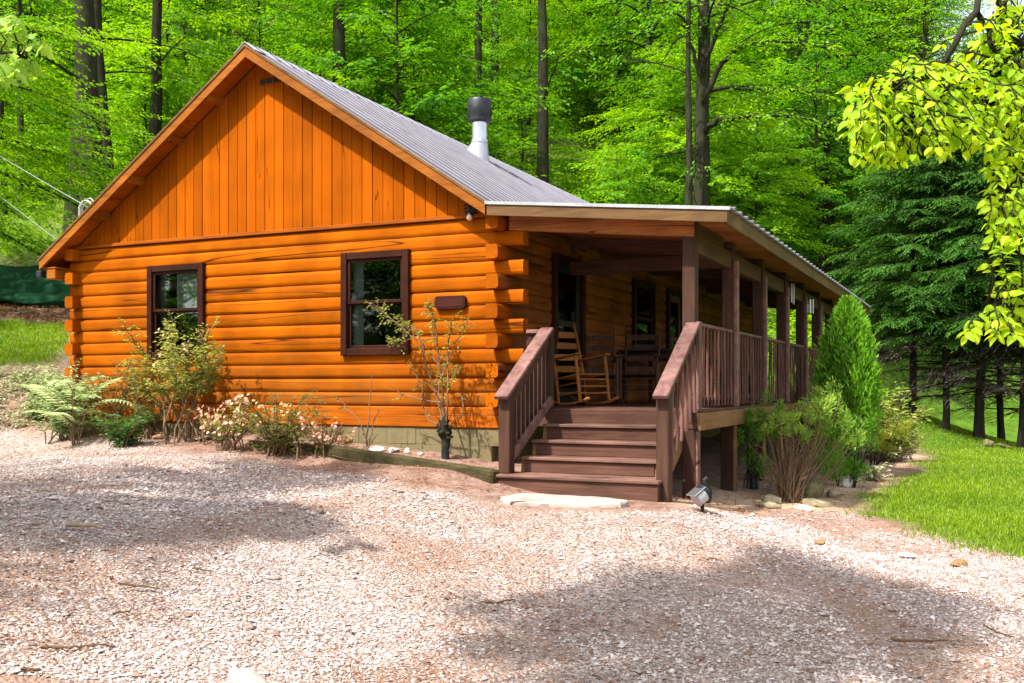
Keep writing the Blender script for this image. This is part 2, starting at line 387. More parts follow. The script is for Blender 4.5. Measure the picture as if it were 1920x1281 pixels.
UPPER_LAWN = [tuple(p[:2]) for p in [pix(-300, 500, 26), pix(150, 500, 26), pix(150, 462, 33), pix(60, 456, 36), pix(-300, 456, 36)]]
PATH = [tuple(gp(*p)[:2]) for p in [(1300, 962), (1450, 962), (1600, 968), (1620, 930), (1660, 898), (1705, 872), (1745, 857), (1690, 848), (1650, 880), (1540, 925), (1440, 945), (1330, 900), (1290, 940)]]
def masks(x, y):
    nz = (vnoise(x, y, .45, 3) - .5) * .5 + (vnoise(x, y, .15, 4) - .5) * .25
    ss = lambda d, w_: np.clip((d + nz * .9) / w_ * .5 + .5, 0, 1)
    g = ss(sdist(GRAVEL, x, y), .22)
    l = np.maximum.reduce([ss(sdist(LAWN, x, y), .35), ss(sdist(BANK_LAWN, x, y), .5), ss(sdist(UPPER_LAWN, x, y), .6)])
    p = ss(sdist(PATH, x, y), .3)
    return g, l * (1 - g), p * (1 - g) * (1 - l)

def ground_mat():
    m, n, b, lk = new_mat('ground_cover')
    tc = N(n, 'ShaderNodeTexCoord')
    def att(nm):
        a = N(n, 'ShaderNodeAttribute'); a.attribute_name = nm; return a.outputs['Fac']
    def noise(sc, det=6.0, ro=.6):
        t = N(n, 'ShaderNodeTexNoise', Scale=sc, Detail=det, Roughness=ro); lk(tc.outputs['Object'], t.inputs[0]); return t.outputs[0]
    # soil
    s = ramp(n, [(.3, (.11, .055, .038)), (.5, (.24, .145, .11)), (.72, (.38, .27, .22))]); lk(noise(5.0, 10.0, .75), s.inputs[0])
    # gravel: fine stones as voronoi, patches of reddish dust
    v = N(n, 'ShaderNodeTexVoronoi', Scale=44.0); lk(tc.outputs['Object'], v.inputs[0])
    gr = ramp(n, [(0.0, (.20, .15, .135)), (.45, (.37, .30, .275)), (1.0, (.54, .46, .43))]); 
    sx = N(n, 'ShaderNodeSeparateColor'); lk(v.outputs['Color'], sx.inputs[0]); lk(sx.outputs[0], gr.inputs[0])
    dust = ramp(n, [(.42, (0, 0, 0)), (.64, (1, 1, 1))]); lk(noise(.9, 8.0, .7), dust.inputs[0])
    gcol = mixc(n, lk, 'MIX', dust.outputs[0], gr.outputs[0], (.32, .205, .155))
    gcol = mixc(n, lk, 'MULTIPLY', .6, gcol, v.outputs['Distance'])  if False else gcol
    # grass base
    ga = ramp(n, [(.3, (.035, .085, .006)), (.7, (.10, .19, .012))]); lk(noise(3.0, 8.0), ga.inputs[0])
    pa = ramp(n, [(.3, (.38, .23, .13)), (.7, (.60, .46, .33))]); lk(noise(8.0, 8.0, .7), pa.inputs[0])
    fo = ramp(n, [(.3, (.06, .05, .016)), (.52, (.09, .135, .018)), (.75, (.15, .22, .028))]); lk(noise(1.3, 9.0, .7), fo.inputs[0])
    c = mixc(n, lk, 'MIX', att('forest'), s.outputs[0], fo.outputs[0])
    c = mixc(n, lk, 'MIX', att('path'), c, pa.outputs[0])
    c = mixc(n, lk, 'MIX', att('grass'), c, ga.outputs[0])
    c = mixc(n, lk, 'MIX', att('gravel'), c, gcol)
    lk(c, b.inputs['Base Color']); b.inputs['Roughness'].default_value = .95; b.inputs['Specular IOR Level'].default_value = .15
    hm = N(n, 'ShaderNodeMath', operation='MULTIPLY'); lk(v.outputs['Distance'], hm.inputs[0]); lk(att('gravel'), hm.inputs[1])
    h2 = N(n, 'ShaderNodeMath', operation='SUBTRACT'); lk(noise(24.0, 8.0, .7), h2.inputs[0]); lk(hm.outputs[0], h2.inputs[1])
    bp = N(n, 'ShaderNodeBump', Strength=.8, Distance=.03); lk(h2.outputs[0], bp.inputs['Height']); lk(bp.outputs[0], b.inputs['Normal'])
    return m
GROUND = ground_mat()
def make_ground():
    xs = np.concatenate([np.arange(-130, -40, 6), np.arange(-40, -14, 1.3), np.arange(-14, 11, .13), np.arange(11, 40, 1.0), np.arange(40, 140, 6)])
    ys = np.concatenate([np.arange(-60, -12, 4), np.arange(-12, 14, .13), np.arange(14, 45, 1.0), np.arange(45, 150, 5)])
    Xg, Yg = np.meshgrid(xs, ys, indexing='ij'); Zg = ground_z(Xg, Yg)
    g, l, p = masks(Xg, Yg)
    Zg = Zg + (vnoise(Xg, Yg, 1.1, 11) - .5) * .05 + (vnoise(Xg, Yg, .33, 12) - .5) * .022
    soilb = np.clip(1 - g - l - p, 0, 1)
    Zg = Zg + soilb * (vnoise(Xg, Yg, .5, 13) - .5) * .06
    house = np.clip(np.minimum.reduce([Xg + 6.9, 2.5 - Xg, Yg + .2, 14.5 - Yg]) / .4, 0, 1)
    Zg = np.where(house > 0, np.minimum(Zg, -.58 * house + Zg * (1 - house)), Zg)
    fdist = np.clip((depth(Xg, Yg) - 21) / 6, 0, 1) * (1 - l) * (1 - g)
    fdist = np.maximum(fdist, np.clip((-Yg - 14) / 4, 0, 1) * (1 - g))
    nx, ny = Xg.shape; idx = np.arange(nx * ny).reshape(nx, ny)
    V = np.stack([Xg, Yg, Zg], -1).reshape(-1, 3)
    Q = np.stack([idx[:-1, :-1], idx[1:, :-1], idx[1:, 1:], idx[:-1, 1:]], -1)
    fc = lambda a: (a[:-1, :-1] + a[1:, :-1] + a[1:, 1:] + a[:-1, 1:]) / 4
    kind = np.argmax(np.stack([fc(soilb * (1 - fdist)) + .01, fc(g), fc(l), fc(p), fc(fdist)]), axis=0)
    for k, nm in enumerate(['garden_soil', 'gravel_drive', 'lawn', 'dirt_path', 'wooded_hillside']):
        T = Q[kind == k]
        if not len(T): continue
        u, inv = np.unique(T, return_inverse=True)
        at = {kk: a.reshape(-1)[u] for kk, a in dict(gravel=g, grass=l, path=p, forest=fdist).items()}
        me = fast_mesh(nm, V[u], inv.reshape(T.shape), GROUND, at, smooth=True)
        tag(link(bpy.data.objects.new(nm, me)), kind='structure')
make_ground()
# ------------------------------------------------------------------ the log cabin
cabin = thing('log_cabin', 'orange log cabin with metal roof and long brown side porch', 'cabin', (0, 0, -.9))
cab_off = Vector((0, 0, .9))
def part(name, parent=None, mb=None, mat=None, me=None, smooth=False):
    """a mesh built in house coordinates, hung under the cabin"""
    if me is None: me = mb.mesh(name, smooth)
    if mat is not None and not me.materials: me.materials.append(mat)
    o = link(bpy.data.objects.new(name, me), parent or cabin)
    if parent is None or parent is cabin: o.location = cab_off
    return o
def pbox(name, mat, parent, x0, x1, y0, y1, z0, z1, b=.006, M=None):
    return part(name, parent, MB().box(x0, x1, y0, y1, z0, z1, b, M), mat)

LW, LEN = 6.73, 13.8
ZB, ZL, CH = -.254, 1.913, .1667
SW = .09                    # seam plane of the porch-side wall
RZ, RX = 4.2715, -3.364     # ridge
SLL, SLR = .680, .661
OVF, OVB = -.302, 14.15
EVL = -7.03
W, E_ = 2.226, .4723
ZDK = -.265
def roof_z(x): return RZ - SLL * (RX - x) if x < RX else RZ - SLR * (x - RX)
ZP0 = roof_z(.02); ZP1 = 1.7727; XE = W + E_
def porch_z(x): return ZP0 + (ZP1 - ZP0) * (x - .02) / (XE - .02)

def log_geo(s0, s1, z0, h, bul=.021, back=.13, seed=0, ends=True):
    """one D-profile log along s: (s, outward, z); flat seams top and bottom, bulged face"""
    r = np.random.default_rng(seed); n = max(2, int((s1 - s0) / .4) + 1); S = np.linspace(s0, s1, n); k = 9
    t = np.linspace(0, 1, k); prof_o = bul * (1 - np.abs(2 * t - 1) ** 4.6); prof_z = z0 + .003 + (h - .006) * t
    V = []; jit = np.cumsum(r.normal(0, .0016, n)); jz = np.cumsum(r.normal(0, .0009, n)); jit -= np.linspace(jit[0], jit[-1], n)
    for i, s in enumerate(S):
        for a, z in zip(prof_o, prof_z): V.append((s, a + jit[i] * (a > .01), z + jz[i] * .5))
        V.append((s, -back, z0 + h - .003)); V.append((s, -back, z0 + .003))
    m = k + 2; Fs = []
    for i in range(n - 1):
        for j in range(m):
            j2 = (j + 1) % m; Fs.append((i * m + j, (i + 1) * m + j, (i + 1) * m + j2, i * m + j2))
    Fs.append(tuple(range(m))); Fs.append(tuple(range((n - 1) * m + m - 1, (n - 1) * m - 1, -1)))
    return np.array(V), Fs
def place(V, wall):
    s, o, z = V[:, 0], V[:, 1], V[:, 2]
    if wall == 'front': return np.stack([s, -o, z], 1), False
    if wall == 'side': return np.stack([SW + o, s, z], 1), False
    if wall == 'left': return np.stack([-LW + .05 - o, s, z], 1), True
    if wall == 'back': return np.stack([s, LEN + o, z], 1), True
def add_log(parent, wall, s0, s1, c, seed, mat):
    V, Fs = log_geo(s0, s1, ZB + c * CH, CH, seed=seed); V, fl = place(V, wall)
    if fl: Fs = [f[::-1] for f in Fs]
    me = MB().add(V, Fs).mesh('log', False)
    if mat is LOGY_SHADE:
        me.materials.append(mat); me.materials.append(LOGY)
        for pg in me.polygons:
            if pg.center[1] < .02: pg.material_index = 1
    a = np.ones(len(me.polygons), bool); a[-2:] = False; me.polygons.foreach_set('use_smooth', a)
    try: me.set_sharp_from_angle(angle=R(35))
    except Exception: pass
    return part('log', parent, me=me, mat=mat)

WIN = [(hity(640, -.05), hity(767, -.05), .355, 1.607), (hity(277, -.05), hity(382, -.05), .355, 1.607)]
yd = lambda px: hitx(px, SW + .04)
DOOR1 = (yd(1037), yd(1095), ZDK, 1.66)
SWIN = (yd(1187), yd(1227), .42, 1.66)
DOOR2 = (yd(1251), yd(1251) + 1.0, ZDK, 1.66)
def segs(a0, a1, z0, z1, openings):
    iv = [(a0, a1)]
    for o in openings:
        if z1 - .03 <= o[2] + .05 or z0 + .03 >= o[3] - .05: continue
        nv = []
        for p, q in iv:
            if o[1] <= p or o[0] >= q: nv.append((p, q)); continue
            if o[0] + .05 > p: nv.append((p, o[0] + .05))
            if o[1] - .05 < q: nv.append((o[1] - .05, q))
        iv = nv
    return iv
def core(name, boxes, mat):
    mb = MB()
    for bx in boxes: mb.box(*bx, b=.003)
    return part(name, cabin, mb, mat)
# each wall: an inner skin (split round its openings) carrying its logs
def skin(axis, a0, a1, off0, off1, ops, z0=ZB - .24, z1=ZL):
    bx = []; cuts = sorted(ops, key=lambda o: o[0]); p = a0
    def one(s0, s1, q0, q1):
        if s1 - s0 < .01 or q1 - q0 < .01: return
        bx.append((s0, s1, off0, off1, q0, q1) if axis == 'x' else (off0, off1, s0, s1, q0, q1))
    for o in cuts:
        one(p, o[0] + .06, z0, z1); one(o[0] + .06, o[1] - .06, z0, o[2] + .06); one(o[0] + .06, o[1] - .06, o[3] - .06, z1); p = o[1] - .06
    one(p, a1, z0, z1); return bx
front = core('front_wall', skin('x', -LW + .06, SW - .14, .015, .14, WIN), LOGX)
side = core('porch_side_wall', skin('y', .015, LEN - .02, SW - .135, SW - .015, [DOOR1, SWIN, DOOR2]), LOGY)
left = core('left_wall', skin('y', .015, LEN - .02, -LW + .065, -LW + .2, []), LOGY)
back = core('back_wall', skin('x', -LW + .21, SW - .14, LEN - .14, LEN - .015, []), LOGX)
sd = 0
for c in range(13):
    z0 = ZB + c * CH; odd = c % 2 == 0        # course 1, 3 .. 13: the side logs run through
    xr = SW - .10 if odd else .336
    xl = -LW + .12 if odd else -LW - .02
    for p, q in segs(xl, xr, z0, z0 + CH, WIN): sd += 1; add_log(front, 'front', p, q, c, sd, LOGX)
    ys = -.215 if odd else .0
    for p, q in segs(ys + (rng.random() * .02), LEN + (.2 if odd else 0), z0, z0 + CH, [DOOR1, SWIN, DOOR2]): sd += 1; add_log(side, 'side', p, q, c, sd, LOGY_SHADE)
    sd += 1; add_log(left, 'left', -.15 if odd else 0.0, LEN + (.2 if odd else 0), c, sd, LOGY)
    sd += 1; add_log(back, 'back', xl, xr, c, sd, LOGX)
# sill board and block foundation
pbox('sill_board', BOARDX, cabin, -LW, .16, -.035, .03, -.497, ZB - .004, .01)
fnd = part('foundation', cabin, MB().box(-LW + .04, .08, .12, .3, -1.5, -.5).box(-LW + .04, -LW + .2, .3, LEN, -1.5, -.5).box(-.08, .08, .3, LEN, -1.5, -.5).box(-LW + .2, -.08, LEN - .2, LEN, -1.5, -.5), BLOCK)
bl_w = .40
for r_ in range(4):
    z1 = -.501 - r_ * .2; x = .14 - (r_ % 2) * .2
    while x > -LW + .05:
        xa = max(x - bl_w, -LW + .02); e = rng.normal(0, .003)
        pbox('block', BLOCK, fnd, xa + .0015, x - .0015, -.012 + e * .6, .115, z1 - .1985, z1, .0025); x -= bl_w
    y = .14 + (r_ % 2) * .2
    while y < 6.5:
        e = rng.normal(0, .003); pbox('block', BLOCK, fnd, .085, .135 + e, y + .003, y + bl_w - .003, z1 - .197, z1, .005); y += bl_w
# gable of vertical boards
gbl = MB()
for yy in (.012, .1):
    pass
V = [(-LW + .1, .02, ZL - .02), (SW - .05, .02, ZL - .02), (SW - .05, .02, roof_z(SW - .05) - .14), (RX, .02, RZ - .14), (-LW + .1, .02, roof_z(-LW + .1) - .14)]
V2 = [(a, .12, c) for a, b_, c in V]
gbl.add(V + V2, [(0, 1, 2, 3, 4), (9, 8, 7, 6, 5)] + [(i, i + 5, (i + 1) % 5 + 5, (i + 1) % 5) for i in range(5)])
gable = part('gable_wall', cabin, gbl, BOARDZ)
V3 = [(a, b_ + LEN - .14, c) for a, b_, c in V + V2]
part('rear_gable', cabin, MB().add(V3, [(0, 1, 2, 3, 4), (9, 8, 7, 6, 5)] + [(i, i + 5, (i + 1) % 5 + 5, (i + 1) % 5) for i in range(5)]), BOARDZ)
x = SW + .02
k = 0
while x > -LW + .06:
    xa = x - .1475; t0, t1 = roof_z(xa) - .135, roof_z(x) - .135; z0 = ZL + .05; e = rng.normal(0, .0025)
    x0_, x1_ = xa + .0028, x - .0028
    if min(t0, t1) > z0 + .02:
        if xa < RX < x: pts = [(x0_, z0), (x1_, z0), (x1_, t1), (RX, RZ - .135), (x0_, t0)]
        else: pts = [(x0_, z0), (x1_, z0), (x1_, t1), (x0_, t0)]
        m_ = len(pts); ya = -.022 + e
        V = [(a, .019, z) for a, z in pts] + [(a, ya + .004, z) for a, z in pts]
        cx = (x0_ + x1_) / 2; V += [(a + (.004 if a < cx else -.004), ya, z) for a, z in pts]
        Fs = [tuple(range(2 * m_, 3 * m_))]
        for i in range(m_):
            j = (i + 1) % m_; Fs += [(i, j, m_ + j, m_ + i), (m_ + i, m_ + j, 2 * m_ + j, 2 * m_ + i)]
        part('board', gable, MB().add(V, Fs), BOARDZ)
    x = xa
pbox('trim_board', BOARDX, cabin, -LW + .03, .03, -.05, .015, ZL + .003, ZL + .048, .006)
# slotted gable vent
vx0, vx1 = hity(487, -.03), hity(525, -.03); vz = zat(152, (vx0 + vx1) / 2, -.03)
vent = pbox('gable_vent', BOARDZ, cabin, vx0, vx1, -.036, -.018, vz - .045, vz + .045, .003)
for i in range(3):
    a = vx0 + .012 + i * (vx1 - vx0 - .012) / 3
    pbox('vent_slot', DARKIN, vent, a, a + (vx1 - vx0) / 3 - .018, -.041, -.034, vz - .033, vz + .033, .002)

# ---- main roof: deck, ribbed sheets, ridge cap, fascias, soffit boards, lookouts
TH = .10
def slope_prism(x0, x1, y0, y1, zf, top, bot, nm, mat, parent):
    V = [(x0, y0, zf(x0) - top), (x1, y0, zf(x1) - top), (x1, y0, zf(x1) - bot), (x0, y0, zf(x0) - bot)]; V += [(a, y1, c) for a, b_, c in V]
    return part(nm, parent, MB().add(V, [(0, 3, 2, 1), (4, 5, 6, 7), (0, 1, 5, 4), (1, 2, 6, 5), (2, 3, 7, 6), (3, 0, 4, 7)]), mat)
EVR = .02
zl_ = lambda x: RZ - SLL * (RX - x)
zr_ = lambda x: RZ - SLR * (x - RX)
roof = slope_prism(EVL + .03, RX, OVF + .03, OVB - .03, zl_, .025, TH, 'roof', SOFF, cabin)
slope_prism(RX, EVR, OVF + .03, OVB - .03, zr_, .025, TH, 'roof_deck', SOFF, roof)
def sheet(xa, xb, zf, y0, y1, nm, parent, pitch=.304, rise=.036):
    ys = []; y = y0; prof = []
    while y < y1 - 1e-6:
        for dy, hh in ((0, 0), (.188, 0), (.204, rise), (.236, rise), (.252, 0)):
            if y + dy <= y1 + 1e-6: prof.append((y + dy, hh))
        y += pitch
    prof.append((y1, 0)); V = []; n = len(prof)
    for x in (xa, xb):
        for (yy, hh) in prof: V.append((x, yy, zf(x) + hh - .004))
    for x in (xa, xb):
        for (yy, hh) in prof: V.append((x, yy, zf(x) + hh - .012))
    Fs = []
    for i in range(n - 1):
        q = (i, i + n, i + n + 1, i + 1) if xa < xb else (i, i + 1, i + n + 1, i + n)
        Fs.append(q); Fs.append(tuple(2 * n + j for j in q[::-1]))
        for r_ in (0, n):
            Fs.append((r_ + i, r_ + i + 1, 2 * n + r_ + i + 1, 2 * n + r_ + i))
    for r_ in (0, n - 1): Fs.append((r_, r_ + n, 3 * n + r_, 2 * n + r_))
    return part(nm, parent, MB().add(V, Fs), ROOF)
y = OVF - .01
while y < OVB:
    y1 = min(y + .912, OVB + .02)
    sheet(RX + .01, EVR + .05, zr_, y, y1, 'roof_sheet', roof); sheet(RX - .01, EVL - .02, zl_, y, y1, 'roof_sheet', roof); y = y1
V = []
for yy in (OVF - .015, OVB + .02):
    V += [(RX - .17, yy, zl_(RX - .17) + .018), (RX, yy, RZ + .034), (RX + .17, yy, zr_(RX + .17) + .018), (RX + .17, yy, zr_(RX + .17) + .010), (RX, yy, RZ + .024), (RX - .17, yy, zl_(RX - .17) + .010)]
part('ridge_cap', roof, MB().add(V, [(i, i + 6, (i + 1) % 6 + 6, (i + 1) % 6) for i in range(6)] + [(5, 4, 3, 2, 1, 0), (6, 7, 8, 9, 10, 11)]), ROOF)
for (xa, xb, zf) in ((EVL, RX, zl_), (RX, EVR, zr_)):
    for ya, yb in ((OVF, OVF + .032), (OVB - .032, OVB)):
        fo = slope_prism(xa, xb, ya, yb, zf, .012, .155, 'rake_fascia', FASCO, roof)
        slope_prism(xa, xb, ya - .012, ya - .001, zf, -.006, .030, 'rake_trim', FASC, fo)
# left eave fascia and soffit
pbox('eave_fascia', FASCO, roof, EVL + .002, EVL + .032, OVF + .04, OVB - .04, zl_(EVL) - .15, zl_(EVL) - .03, .004)
pbox('soffit_board', SOFF, roof, EVL + .04, -LW - .03, OVF + .04, OVB - .04, zl_(EVL) - .145, zl_(EVL) - .125, .004)
for (a, b_, zf) in ((EVL + .04, RX - .01, zl_), (RX + .01, EVR - .01, zr_)):
    n_ = 9
    for i in range(n_):
        p, q = a + (b_ - a) * i / n_, a + (b_ - a) * (i + 1) / n_
        slope_prism(p + .002, q - .002, OVF + .034, -.03, zf, TH + .002, TH + .02, 'soffit_board', SOFF, roof)
for px, py in ((401, 190), (327, 268), (253, 343), (188, 410)):
    xx = hity(px, -.17)
    slope_prism(xx - .03, xx + .03, OVF + .034, -.024, zl_, TH + .021, TH + .085, 'lookout', FASCO, roof)
    xm = 2 * RX - xx
    if xm < -.1: slope_prism(xm - .03, xm + .03, OVF + .034, -.024, zr_, TH + .021, TH + .085, 'lookout', FASCO, roof)
# black end cap of the gutter block at the low left eave
pbox('eave_block', FASCO, roof, EVL + .1, -LW - .03, OVF + .04, -.02, zl_(EVL) - .29, zl_(EVL) - .16, .008)
pbox('gutter_end', BLACKM, roof, EVL - .07, EVL + .03, OVF + .0, OVF + .09, zl_(EVL) - .27, zl_(EVL) - .17, .01)

# ---- stove pipe on the right slope
def ray_plane(px, py, x0, z0, sl_):     # plane z = z0 - sl_*(x-x0)
    d = pix(px, py, 1.0) - CAM; t = (z0 - sl_ * (CAM[0] - x0) - CAM[2]) / (d[2] + sl_ * d[0]); return CAM + d * t
pp = ray_plane(899, 296, RX, RZ, SLR); Dp = depth(pp[0], pp[1]); m2 = Dp / F_PX
pr = 14.5 * m2
zc = lambda py: (HZ - py) * m2
pipe = part('stove_pipe', cabin, MB().lathe([(pr, pp[2] - .2), (pr, zc(222))], 24, (pp[0], pp[1], 0)), STEEL, smooth=True)
V = []; n_ = 28
for (rr, top) in ((0, 1), (1, 0)):
    for k in range(n_):
        a = 2 * math.pi * k / n_
        if top: V.append((pp[0] + (pr + .008) * math.cos(a), pp[1] + (pr + .008) * math.sin(a), zc(268)))
        else:
            x_ = pp[0] - .03 + (pr * 1.55) * math.cos(a); y_ = pp[1] + pr * 1.25 * math.sin(a); V.append((x_, y_, zr_(x_) + .015))
for k in range(n_):
    a = 2 * math.pi * k / n_; x_ = pp[0] - .03 + pr * 2.0 * math.cos(a); y_ = pp[1] + pr * 1.7 * math.sin(a); V.append((x_, y_, zr_(x_) + .003))
part('flashing', pipe, MB().add(V, [(r_ * n_ + k, (r_ + 1) * n_ + k, (r_ + 1) * n_ + (k + 1) % n_, r_ * n_ + (k + 1) % n_) for r_ in (0, 1) for k in range(n_)]), GALV, smooth=True)
part('storm_collar', pipe, MB().lathe([(pr + .003, zc(262)), (pr + .02, zc(268)), (pr + .012, zc(270))], 24, (pp[0], pp[1], 0)), STEEL, smooth=True)
cr = 23 * m2
part('pipe_cap', pipe, MB().lathe([(cr * .7, zc(231)), (cr * .93, zc(229)), (cr * .96, zc(224)), (cr * .96, zc(221)), (cr, zc(219)), (cr, zc(192)), (cr * .94, zc(188)), (cr * .1, zc(186.5))], 28, (pp[0], pp[1], 0)), BLACKM, smooth=True)

# ---- windows and doors
def window(ax, o, off, sign, sash_mid=.52, trim=.085, curtain=None, door=False, name='window'):
    a0, a1, z0, z1 = o
    def bx(nm, mat, parent, s0, s1, o0, o1, q0, q1, b=.006):
        if ax == 'x': return pbox(nm, mat, parent, s0, s1, min(off - o0, off - o1), max(off - o0, off - o1), q0, q1, b)
        return pbox(nm, mat, parent, off + o0, off + o1, s0, s1, q0, q1, b)
    fr = MB()
    def f(s0, s1, o0, o1, q0, q1):
        if ax == 'x': fr.box(s0, s1, min(off - o0, off - o1), max(off - o0, off - o1), q0, q1, .006)
        else: fr.box(off + o0, off + o1, s0, s1, q0, q1, .006)
    pr_ = .075
    f(a0, a0 + trim, -.02, pr_, z0, z1); f(a1 - trim, a1, -.02, pr_, z0, z1)
    f(a0 + trim + .001, a1 - trim - .001, -.02, pr_ - .004, z1 - trim, z1)
    if not door: f(a0 + trim + .001, a1 - trim - .001, -.02, pr_ - .004, z0, z0 + trim)
    root = part(name, cabin, fr, TRIMW)
    i0, i1, q0, q1 = a0 + trim, a1 - trim, z0 + (0 if door else trim), z1 - trim
    st = .038; zm = q0 + (q1 - q0) * sash_mid
    if not door:
        for (za, zb, dd) in ((q0, zm, .0), (zm - .02, q1, .022)):
            s = MB()
            for (s0, s1, qa, qb) in ((i0, i0 + st, za, zb), (i1 - st, i1, za, zb), (i0 + st + .001, i1 - st - .001, za, za + st), (i0 + st + .001, i1 - st - .001, zb - st, zb)):
                if ax == 'x': s.box(s0, s1, off - .022 - dd, off + .004 - dd, qa, qb, .004)
                else: s.box(off - .004 + dd, off + .022 + dd, s0, s1, qa, qb, .004)
            so = part('sash', root, s, TRIMW)
            bx('pane', GLASS, root, i0 + st - .004, i1 - st + .004, .003 + dd, .009 + dd, za + st - .004, zb - st + .004, .001)
    if curtain:
        for (f0, f1, g0, g1) in curtain:
            mb = MB(); n_ = 24; V = []
            for i in range(n_ + 1):
                t = f0 + (f1 - f0) * i / n_; s_ = i0 + (i1 - i0) * t; d = .10 + .018 * math.sin(i * 1.9)
                for qq in (q0 + (q1 - q0) * g0, q0 + (q1 - q0) * g1):
                    V.append((s_, off + d, qq) if ax == 'x' else (off - d, s_, qq))
            k_ = len(V)
            V += [((p[0], p[1] + .004, p[2]) if ax == 'x' else (p[0] - .004, p[1], p[2])) for p in V]
            Fq = [(2 * i, 2 * i + 2, 2 * i + 3, 2 * i + 1) for i in range(n_)]
            Fq += [tuple(k_ + j for j in q[::-1]) for q in Fq]
            part('curtain', root, mb.add(V, Fq), CURT)
    return root
window('x', WIN[0], .0, 1, curtain=[(.0, .16, .0, .98)])
window('x', WIN[1], .0, 1, curtain=[(.36, .82, .47, .98), (.0, .1, .0, .98)])
window('y', SWIN, SW, 1, curtain=None)
# closed-in dark room behind the windows
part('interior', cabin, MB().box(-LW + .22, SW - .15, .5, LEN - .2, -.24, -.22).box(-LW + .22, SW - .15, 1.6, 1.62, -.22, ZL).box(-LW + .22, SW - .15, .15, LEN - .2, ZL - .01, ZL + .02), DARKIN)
def door(o, pale):
    fr = window('y', o, SW, 1, door=True, trim=.10, name='door_frame')
    a0, a1, z0, z1 = o; i0, i1 = a0 + .10, a1 - .10; q0, q1 = z0 + .02, z1 - .10
    m_ = WORN if pale else BLACKM
    d = MB()
    for (s0, s1, za, zb) in ((i0, i0 + .09, q0, q1), (i1 - .09, i1, q0, q1), (i0 + .091, i1 - .091, q1 - .1, q1), (i0 + .091, i1 - .091, q0, q0 + .2), (i0 + .091, i1 - .091, q0 + 1.0, q0 + 1.08)):
        d.box(SW - .02, SW + .025, s0, s1, za, zb, .004)
    dr = part('door', cabin, d, m_)
    pbox('pane', GLASS, dr, SW - .002, SW + .006, i0 + .085, i1 - .085, q0 + .19, q0 + 1.005, .001)
    pbox('pane', GLASS, dr, SW - .002, SW + .006, i0 + .085, i1 - .085, q0 + 1.075, q1 - .095, .001)
    part('door_handle', dr, MB().tube([(SW + .02, i0 + .05, q0 + .98), (SW + .065, i0 + .05, q0 + .98), (SW + .07, i0 + .14, q0 + .98)], .011, 8), GALV)
    return fr
door(DOOR1, False); door(DOOR2, True)
# ------------------------------------------------------------------ porch: roof, deck, posts, railings, stairs (parts of the cabin)
proof = slope_prism(.06, XE - .03, OVF + .03, OVB - .03, porch_z, .025, .075, 'porch_roof', CEIL, cabin)
y = OVF - .012
while y < OVB:
    y1 = min(y + .912, OVB + .02); sheet(.05, XE + .04, porch_z, y, y1, 'roof_sheet', proof); y = y1
fa = slope_prism(.0, XE, OVF, OVF + .035, porch_z, .014, .150, 'front_fascia', FASC, proof)
slope_prism(.0, XE + .03, OVF - .014, OVF - .001, porch_z, -.004, .030, 'fascia_trim', GALV, fa)
pbox('eave_fascia', FASC, proof, XE - .032, XE, OVF + .036, OVB - .036, ZP1 - .165, ZP1 - .015, .004)
slope_prism(.0, XE, OVB - .035, OVB, porch_z, .014, .150, 'rear_fascia', FASC, proof)
# ceiling boards across the porch and the front rafter
y = OVF + .04
while y < OVB - .2:
    slope_prism(.17, XE - .034, y + .002, y + .198, porch_z, .077, .094, 'ceiling_board', CEIL, proof); y += .2
slope_prism(.165, W + .06, -.02, .07, porch_z, .096, .270, 'front_rafter', CEIL, proof)
NP = 8; SP = 1.787
for k in range(1, NP):
    slope_prism(.17, W - .06, k * SP + .03, k * SP + .08, porch_z, .096, .24, 'rafter', BROWNX, proof)
# deck
deck = pbox('porch_deck', BROWNX, cabin, .145, W + .09, .03, OVB - .4, ZDK - .2, ZDK - .03, .004)
y = .0
while y < OVB - .42:
    pbox('deck_board', BROWNX, deck, .15, W + .118, y + .002, y + .138, ZDK - .028, ZDK, .004); y += .14
pbox('rim_board', RIMB, deck, W + .091, W + .125, .0, OVB - .4, ZDK - .215, ZDK - .03, .005)
pbox('rim_board', BROWNX, deck, .15, W + .09, -.006, .028, ZDK - .2, ZDK - .03, .005)
for k in range(NP):
    y0 = k * SP; x0, x1 = (W - .07, W + .07); yb = y0 + .14
    ptop = porch_z(W + .07) - .096
    po = pbox('porch_post', BROWNZ, cabin, x0, x1, y0 + .001, yb, (ZDK + .001) if k else gz(W, y0) - .15, ptop, .008)
    if k: 
        pbox('deck_leg', BROWNZ, po, x0 - .02, x1 - .01, y0 + .01, yb - .01, gz(W, y0) - .2, ZDK - .202, .008)
        pbox('post_trim', WORN, po, W + .071, W + .115, y0 + .015, yb - .02, ZDK + .002, ptop - .22, .006)
        pbox('leg_trim', RIMB, po, x1 - .009, x1 + .02, y0 + .015, yb - .02, gz(W, y0) - .2, ZDK - .216, .006)
    else:
        pbox('post_trim', WORN, po, W + .071, W + .115, .015, .12, ZDK + .002, .66, .006)
        pbox('leg_trim', WORN, po, W + .071, W + .095, .01, .12, gz(W, 0) - .15, ZDK - .216, .006)
# beam on the posts, with the lapped ends that show at the front
bm = pbox('porch_beam', BROWNY, cabin, W - .055, W + .05, .145, OVB - .45, 1.40, 1.60, .01)
pbox('beam_block', BROWNY, bm, W - .05, W + .045, .15, 1.4, 1.602, 1.735, .01)
pbox('beam_block', BROWNX, bm, .17, W - .075, 1.80, 1.90, 1.42, 1.60, .01)
